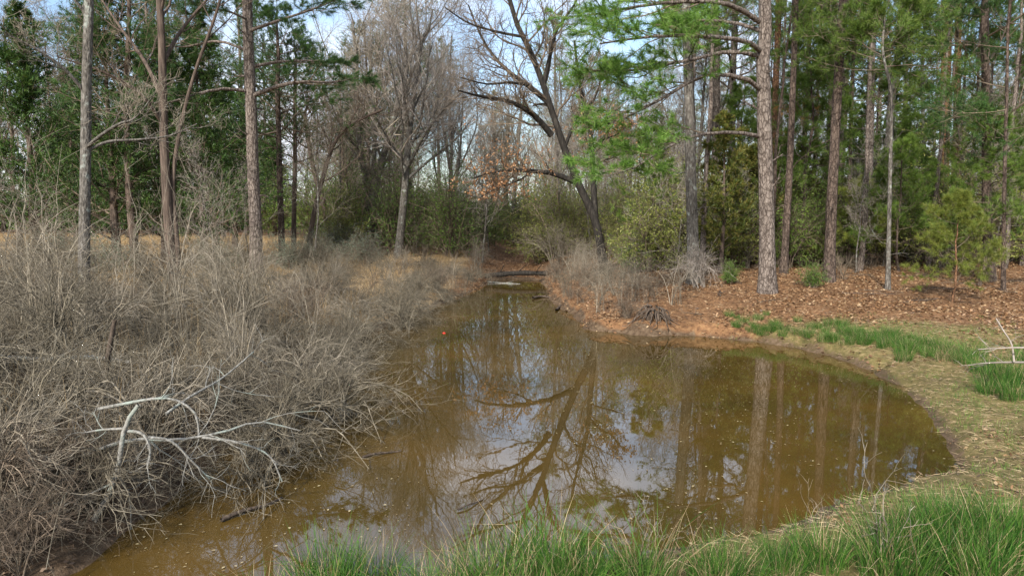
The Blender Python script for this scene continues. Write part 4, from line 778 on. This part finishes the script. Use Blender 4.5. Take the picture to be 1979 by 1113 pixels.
# log across the head of the inlet
lb = MB(); a = plane(938, 533, 0.30); c = plane(1058, 528, 0.42); P = resample([a, (a + c) / 2 + np.array([0, 0, 0.06]), c], 14); R = np.linspace(0.125, 0.10, 14) * (1 + 0.08 * rng.normal(size=14)); lb.tubes(P, R, 10)
q = grow(P[None], R[None], 6, 0.05, 0.95, 0.2, 0.9, 0.05, 0.12, 5, 0.25, 0.5, rmin=0.015); lb.tubes(*q, 5)
for e, s_ in ((0, -1), (13, 1)): lb.tubes(np.array([P[e], P[e] + nrm(P[e] - P[6]) * 0.03]), np.array([R[e], 0.005]), 10)
tag(lb.build('fallen_log', [M['oak_bark']], None, P[0]), 'fallen dark log lying across the head of the inlet', 'log')
l2b = MB(); a = plane(944, 545, 0.04); c = plane(1010, 548, 0.03); P = resample([a, c], 10); P = P + 0.03 * np.cumsum(rng.normal(size=P.shape), 0) * [1, 1, .3]; l2b.tubes(P, np.linspace(0.045, 0.02, 10), 6); q = grow(P[None], np.full((1, 10), .03), 5, 0.2, 1, 0.2, 0.5, 0.02, 0.2, 5, 0.5, 0.4, rmin=0.006); l2b.tubes(*q, 4)
tag(l2b.build('fallen_branch', [M['lichen']], None, P[0]), 'pale thin branch floating in front of the fallen log', 'branch')
# red scraps on the water
def scrap(px, py, w, label):
    mb = MB(); p = plane(px, py, 0.012); n = 12; an = np.linspace(0, 2 * pi, n, endpoint=False); r = w * (0.75 + 0.35 * rng.random(n))
    P = np.stack([p[0] + np.cos(an) * r, p[1] + np.sin(an) * r * 0.8, p[2] + 0.006 * rng.normal(size=n)], 1); Q = P - np.array([0, 0, 0.02]); c_ = np.array([p + [0, 0, 0.02]]); ce = np.array([p - [0, 0, 0.04]])
    v = np.vstack([P, Q, c_, ce]); f = [[i, (i + 1) % n, 24] for i in range(n)] + [[n + (i + 1) % n, n + i, 25] for i in range(n)] + [[n + i, n + (i + 1) % n, (i + 1) % n] for i in range(n)] + [[n + i, (i + 1) % n, i] for i in range(n)]
    mb.add(v, np.array(f), 0, rng.random(26)); return tag(mb.build('red_scrap', [M['red']], None, p), label, 'litter')
scrap(970, 538, 0.12, 'bright red scrap caught against the fallen log'); scrap(858, 643, 0.045, 'small red scrap floating near the left bank scrub')
def make_stick(L, r):
    mb = MB(); P = np.stack([np.linspace(-L / 2, L / 2, 9), np.cumsum(rng.normal(size=9)) * 0.03 * L, 0.03 + 0.02 * np.abs(rng.normal(size=9))], 1); R = np.linspace(r, r * .5, 9); mb.tubes(P, R, 5)
    q = grow(P[None], R[None], 5, 0.2, 1, 0.35, 0.7, 0.03, 0.12, 5, 0.55, 0.4, rmin=.004); mb.tubes(*q, 4); return mb
STK = [make_stick(1.2, 0.014).mesh('stick', [M['twig_brown']]), make_stick(0.8, 0.012).mesh('stick', [M['twig_brown']]), make_stick(1.5, 0.018).mesh('stick', [M['cedar_bark']])]
for x, y in scatter(30, (1120, 1960), (17.5, 30), 1.0, lambda x, y: sdist(x, y)[0] < 0.8):
    o = bpy.data.objects.new('fallen_stick', STK[rng.integers(3)]); COL.objects.link(o); o.location = (x, y, H(x, y) + 0.01); o.rotation_euler = (0, 0, R_()); tag(o, 'fallen stick lying on the pine straw of the right bank', 'stick', 'sticks on the pine straw')
# root tangle on the point of the right bank
rb = MB(); c = gpt(1265, 618) + np.array([0, 0, 0.02]); n = 30; a = rng.random(n) * 6.28; tt = np.linspace(0, 1, 9)[None, :, None]; ln_ = 0.25 + 0.5 * rng.random((n, 1, 1)); h0 = 0.08 + 0.28 * rng.random((n, 1, 1))
P = c + np.stack([np.cos(a), np.sin(a) * 0.7, 0 * a], 1)[:, None] * (0.09 + tt * ln_) + np.array([0, 0, 1]) * (h0 * (1 - tt ** 1.6) + 0.12 * np.sin(tt * 5) * ln_ - 0.10 * tt) + np.cumsum(rng.normal(size=(n, 9, 3)), 1) * 0.03 * tt
rb.tubes(P, (0.012 + 0.022 * rng.random((n, 1))) * np.linspace(1, .35, 9), 5)
for k in range(5):
    o_ = np.array([0.09 * rng.normal(), 0.07 * rng.normal(), 0]); rb.tubes(resample([c + o_ + [0, 0, -.1], c + o_ * 1.2 + [0.02, 0, .15], c + o_ * 1.7 + [0.05 * rng.normal(), 0, .25 + .2 * rng.random()]], 7), np.linspace(.075, .022, 7) * (1 + .25 * rng.normal(size=7)), 7)
tag(rb.build('root_stump', [M['wet_wood']], None, c), 'dark rotten root stump on the point of the right bank', 'stump')
for (px, py, sc, lab) in [(1210, 615, 0.42, 'dark twig tangle at the water edge on the tip of the point'), (845, 566, 0.75, 'dark brushy tangle at the waterline opposite the inlet mouth'), (1130, 555, 0.6, 'twiggy tangle below the leaning oak')]:
    put('bare_shrub', SCRUB[1], gpt(px, py), lab, 'shrub', rz=R_(), sc=sc)
put('bare_shrub', make_brush(1.3, 0.9, n=26, twig='twig_pale', arch=0.9, twigs=(6, 4)), gpt(1352, 556), 'pale dead twigs heaped round the foot of the grey pine', 'shrub', rz=0.3, sc=1.2)
branch('dead_branch', [([(1990, 700, 10.2), (1940, 700, 10.3), (1900, 702, 10.4), (1870, 706, 10.4)], 5, 2), ([(1960, 700, 10.2), (1955, 665, 10.3), (1940, 640, 10.4), (1925, 615, 10.5)], 4, 2), ([(1990, 672, 10.0), (1950, 672, 10.1), (1890, 675, 10.2)], 4, 2)], 'bare white twig branch reaching in from the right edge above the grass', 'branch', 'twig_pale', n=4, Lr=0.3)
dead = MB(); b = pt(1540, 225, 31); n = 46; C = b + rng.normal(size=(n, 3)) * [0.38, 0.4, 0.3]
Pd = resample([pt(1558, 262, 31), pt(1548, 230, 30.9), pt(1535, 200, 30.8)], 8); dead.tubes(Pd, np.linspace(.03, .012, 8), 5)
q = grow(Pd[None], np.linspace(.03, .012, 8)[None], 14, 0.1, 1, 0.55, 0.9, -0.02, 0.15, 5, 0.5, 0.4, rmin=.006); dead.tubes(*q, 3); tufts(dead, q[0], 3, 1, 0.22, 0.01, 18, grav=-0.4)
tag(dead.build('dead_pine_bough', [M['twig_brown'], M['needle_dead']], None, Pd[0]), 'bough of dead orange needles hanging among the slim right-hand pines', 'branch')

# ------------------------------------------------------------------ rushes and grass
rng = np.random.default_rng(247)
def make_rush(h, rad, n, dead=0.1, lean=0.28, broken=0.12):
    mb = MB(); a = rng.random(n) * 6.28; r = rad * np.sqrt(rng.random(n)); K = 5; t = np.linspace(0, 1, K)[None, :, None]
    base = np.stack([np.cos(a) * r, np.sin(a) * r, np.full(n, -0.06)], 1)
    L = h * (0.45 + 0.6 * rng.random(n)); a2 = a + rng.normal(size=n) * 0.9; ln = (lean * (0.2 + rng.random(n)) + 0.25 * r / rad * lean) * L
    dr = np.stack([np.cos(a2) * ln, np.sin(a2) * ln, 0 * a], 1)
    P = base[:, None] + dr[:, None] * t ** 1.7 + np.array([0, 0, 1.0]) * (L[:, None, None] * t * (1 - 0.12 * t * (ln / L)[:, None, None] * 2))
    br = rng.random(n) < broken; P[br, 3:, 2] -= (np.array([0.12, 0.42]) * (L[br, None])) * (0.5 + rng.random((br.sum(), 1))); P[br, 4, :2] += dr[br, :2] * 0.9
    Wd = (0.004 + 0.003 * rng.random((n, 1))) * np.array([1, 1, 0.85, 0.6, 0.1])[None]
    isd = rng.random(n) < dead
    mb.ribbons(P[~isd], Wd[~isd], 0); 
    if isd.any(): mb.ribbons(P[isd], Wd[isd], 1)
    return [mb.mesh('blades', [M['rush'], M['dry_blade']])]
RU = [make_rush(0.6, 0.27, 330, 0.14, 0.42), make_rush(0.70, 0.31, 470, 0.11, 0.36), make_rush(0.5, 0.27, 240, 0.28, 0.55), make_rush(0.74, 0.24, 170, 0.45, 0.5)]
def rush_at(px, py, v, sc, lab, group=None):
    p = gpt(px, py) if py < 1113 else plane(px, py, 0.1); p = np.array([p[0], p[1], H(p[0], p[1])]); p[2] = max(p[2], -0.08)
    put('rush_clump', RU[v], p, lab, 'rushes', group, R_(), sc)
for px, py, v, sc, lab in [(500, 1150, 2, 0.8, 'sparse rush clump at the left end of the near shore rushes'), (640, 1150, 1, 0.82, 'dense green rush clump standing alone left of the bottom middle'), (720, 1140, 0, 0.82, 'green rush clump on the right side of the lone dense clump'), (850, 1160, 2, 0.75, 'low thin rush clump in the gap left of the bottom middle'),
                           (930, 1150, 3, 0.85, 'straw-coloured rush clump leaning right at the bottom middle'), (1050, 1125, 1, 1.0, 'tall bright rush clump just right of the bottom middle'), (1250, 1150, 3, 1.0, 'rush clump with long pale dead blades sticking out right of the middle'),
                           (1870, 1075, 1, 0.9, 'tallest dark green rush clump beside the wet cove at the right'), (1960, 1085, 1, 0.9, 'dark rush clump touching the right edge of the picture'), (1940, 745, 1, 0.95, 'isolated dark green rush clump on the right bank by the white twigs'), (1690, 1060, 3, 0.8, 'straw-tinted rush clump in front of the tallest dark clump')]:
    rush_at(px, py, v, sc, lab)
k = 0
for px in range(1000, 2060, 46):
    for py in (1105, 1150, 1195):
        if py == 1105 and (px < 1480 or px > 1760): continue
        if rng.random() < 0.30 or vnoise(np.array([px / 110.0]), np.array([py / 60.0]), 4)[0] < 0.30: continue
        x = px + 22 * rng.normal(); y = py + 14 * rng.normal() - 10 * sstep(1450, 1750, px)
        rush_at(x, y, int(rng.choice([0, 1, 0, 2, 3])), 0.45 + 0.36 * rng.random(), 'green rush clump in the continuous bed of rushes along the near shore', 'rushes along the near shore')
for px in np.arange(600, 1000, 90):
    rush_at(px + 15 * rng.normal(), 1185 + 10 * rng.normal(), int(rng.choice([0, 2])), 0.7 + 0.2 * rng.random(), 'short rush clump at the very bottom of the picture, left of the middle', 'short rushes at the bottom left of the middle')
for px, py in [(1790, 985), (1840, 975), (1900, 985), (1820, 1010), (1760, 1020), (1930, 1000), (1975, 990)]:
    rush_at(px, py + 60, 1, 0.62 + 0.25 * rng.random(), 'tall rush clump in the dark green bed by the wet cove at the right', 'tall rushes by the wet cove')
# right bank grass band
for i in range(90):
    f = rng.random(); px = 1425 + 430 * f + 12 * rng.normal(); py = 630 + 58 * f ** 1.4 + 11 * rng.normal()
    rush_at(px, py, int(rng.choice([0, 0, 2])), (0.36 + 0.25 * rng.random()) * (0.7 + 0.5 * f), 'green grass clump in the band along the far right bank', 'grass clumps on the right bank')
for px, py in [(1900, 720), (1960, 770), (1915, 760), (1975, 740), (1880, 690), (1990, 700)]:
    rush_at(px, py, 0, 0.75, 'green grass clump between the grass band and the right edge', 'grass clumps at the right edge')
# dry weed stalks in front of the rushes at the right
wd = make_brush(0.85, 0.35, n=4, twig='twig_grey', arch=0.05, twigs=(4, 2), r0=0.0035)
for px, py, sc, lab in [(1700, 1120, 1.0, 'dry branching weed stalk among the near rushes'), (1560, 1050, 0.6, 'small dry weed stalk at the water edge by the near rushes'), (1245, 1120, 0.7, 'thin dry weed stalk behind the pale dead blades')]:
    p = plane(px, py, 0.15); put('weed_stalk', wd, (p[0], p[1], H(p[0], p[1])), lab, 'weed', rz=R_(), sc=sc)

# ------------------------------------------------------------------ uncountable ground cover
rng = np.random.default_rng(277)
def ground_scatter(n, xr, yr, wfn, ypow=1.0):
    y = yr[0] + (yr[1] - yr[0]) * rng.random(n) ** ypow; x = xr[0] + (xr[1] - xr[0]) * rng.random(n); m = np.abs(x) < 0.82 * y + 1.5; x, y = x[m], y[m]
    s = sdist(x, y); k = (rng.random(len(x)) < wfn(x, y, s)) & (s > 0.02); x, y, s = x[k], y[k], s[k]
    return np.stack([x, y, height(x, y, s)], 1), s
def lay(name, C, L, w, m, lift=0.35, needles=False):
    mb = MB(); n = len(C); a = rng.random(n) * 6.28; d = nrm(np.stack([np.cos(a), np.sin(a), lift * rng.normal(size=n)], 1)); C = C + np.array([0, 0, 0.012])
    if needles: mb.needles(C, d, L * (0.6 + 0.6 * rng.random(n)), w)
    else: mb.leaves(C, d, L * (0.5 + 0.9 * rng.random(n)), w * (0.6 + 0.7 * rng.random(n)), Nn=np.array([0, 0, 1.0]) + 0.5 * rng.normal(size=(n, 3)))
    return tag(mb.build(name, [M[m]]), kind='stuff')
C, s = ground_scatter(260000, (-3, 34), (13, 50), lambda x, y, s: zones(x, y, s)[0] * (1 - 0.8 * zones(x, y, s)[1]) * (0.35 + 0.65 * (fbm(x * .5, y * .5, 3) > .45)), 1.6); lay('leaf_litter', C, 0.085, 0.05, 'litter')
C, s = ground_scatter(120000, (-3, 30), (12, 34), lambda x, y, s: zones(x, y, s)[0] * (1 - 0.7 * zones(x, y, s)[1]), 1.4); lay('pine_straw', C, 0.2, 0.007, 'litter', 0.2, True)
C, s = ground_scatter(60000, (-13, -1), (4, 24), lambda x, y, s: (s < 9) * (1 - 0.6 * zones(x, y, s)[0])); lay('brown_leaf_litter', C, 0.05, 0.028, 'brown_litter')
def tuftfield(name, C, h, m, per=9, w=0.006, lean=0.5, K=4):
    n = len(C); Bp = np.repeat(C, per, 0) + np.c_[0.06 * rng.normal(size=(n * per, 2)), np.full(n * per, -0.02)]; N = n * per
    a = rng.random(N) * 6.28; L = h * (0.4 + 0.8 * rng.random(N)) * np.repeat(0.6 + 0.7 * rng.random(n), per); o = lean * L * rng.random(N); t = np.linspace(0, 1, K)[None, :, None]
    P = Bp[:, None] + np.stack([np.cos(a) * o, np.sin(a) * o, 0 * a], 1)[:, None] * t ** 1.8 + np.array([0, 0, 1.0]) * L[:, None, None] * t * (1 - 0.2 * t)
    mb = MB(); mb.ribbons(P, np.broadcast_to(w * np.linspace(1, 0.15, K), (N, K)), 0, np.clip(np.repeat(rng.random(n), per) + .2 * rng.normal(size=N), 0, 1)); return tag(mb.build(name, [M[m]]), kind='stuff')
C, s = ground_scatter(26000, (-45, -2), (15, 62), lambda x, y, s: (1 - zones(x, y, s)[0]) * sstep(2.0, 5, s) * (0.25 + 0.75 * (fbm(x * .4, y * .4, 77) > .47)), 1.3); tuftfield('dry_grass', C, 0.42, 'straw_grass', 9, 0.012)
C, s = ground_scatter(20000, (-1, 14), (3.2, 19), lambda x, y, s: zones(x, y, s)[1] * (fbm(x * 1.1, y * 1.1, 55) > .5) * 0.8, 1.2); tuftfield('short_grass', C, 0.10, 'grass', 9, 0.006, 0.9)
C, s = ground_scatter(60000, (-1, 14), (3.2, 19), lambda x, y, s: zones(x, y, s)[1] * 0.9, 1.2); lay('dead_grass', C, 0.14, 0.007, 'dry_blade', 0.15, True)
C, s = ground_scatter(30000, (3, 14), (4, 19), lambda x, y, s: (s < 5) * (1 - zones(x, y, s)[0]) * sstep(.42, .6, fbm(x * .8, y * .8, 91)), 1.1); lay('matted_leaves', C, 0.06, 0.03, 'litter', 0.3)
C, s = ground_scatter(26000, (-1, 12), (3.2, 20), lambda x, y, s: (s < 0.9) * 0.5, 1.2); lay('margin_wrack', C, 0.09, 0.012, 'brown_litter', 0.25)
C, s = ground_scatter(5200, (-13, -2.5), (7, 22), lambda x, y, s: (s > 0.5) * (fbm(x * .6, y * .6, 44) > .5)); tuftfield('dry_reeds', C, 1.0, 'straw_grass', 3, 0.008, 0.35, 5)
# specks and leaves afloat on the pond
n = 26000; y = 4.5 + 26 * rng.random(n) ** 1.5; x = -5 + 14 * rng.random(n); s = sdist(x, y); f = fbm(x * 0.55, y * 0.3, 66, 4)
k = (s < -0.03) & (rng.random(n) < sstep(0.50, 0.66, f) * 0.95 + 0.015 + 0.6 * (s > -0.25)); x, y = x[k], y[k]; n = len(x)
mb = MB(); a = rng.random(n) * 6.28; sz = 0.006 + 0.024 * rng.random(n) ** 5; mb.leaves(np.stack([x, y, np.full(n, 0.006)], 1), np.stack([np.cos(a), np.sin(a), 0 * a], 1), sz * 1.6, sz, 0, Nn=np.tile([0, 0, 1.0], (n, 1)))
tag(mb.build('floating_debris', [M['float']]), kind='stuff')
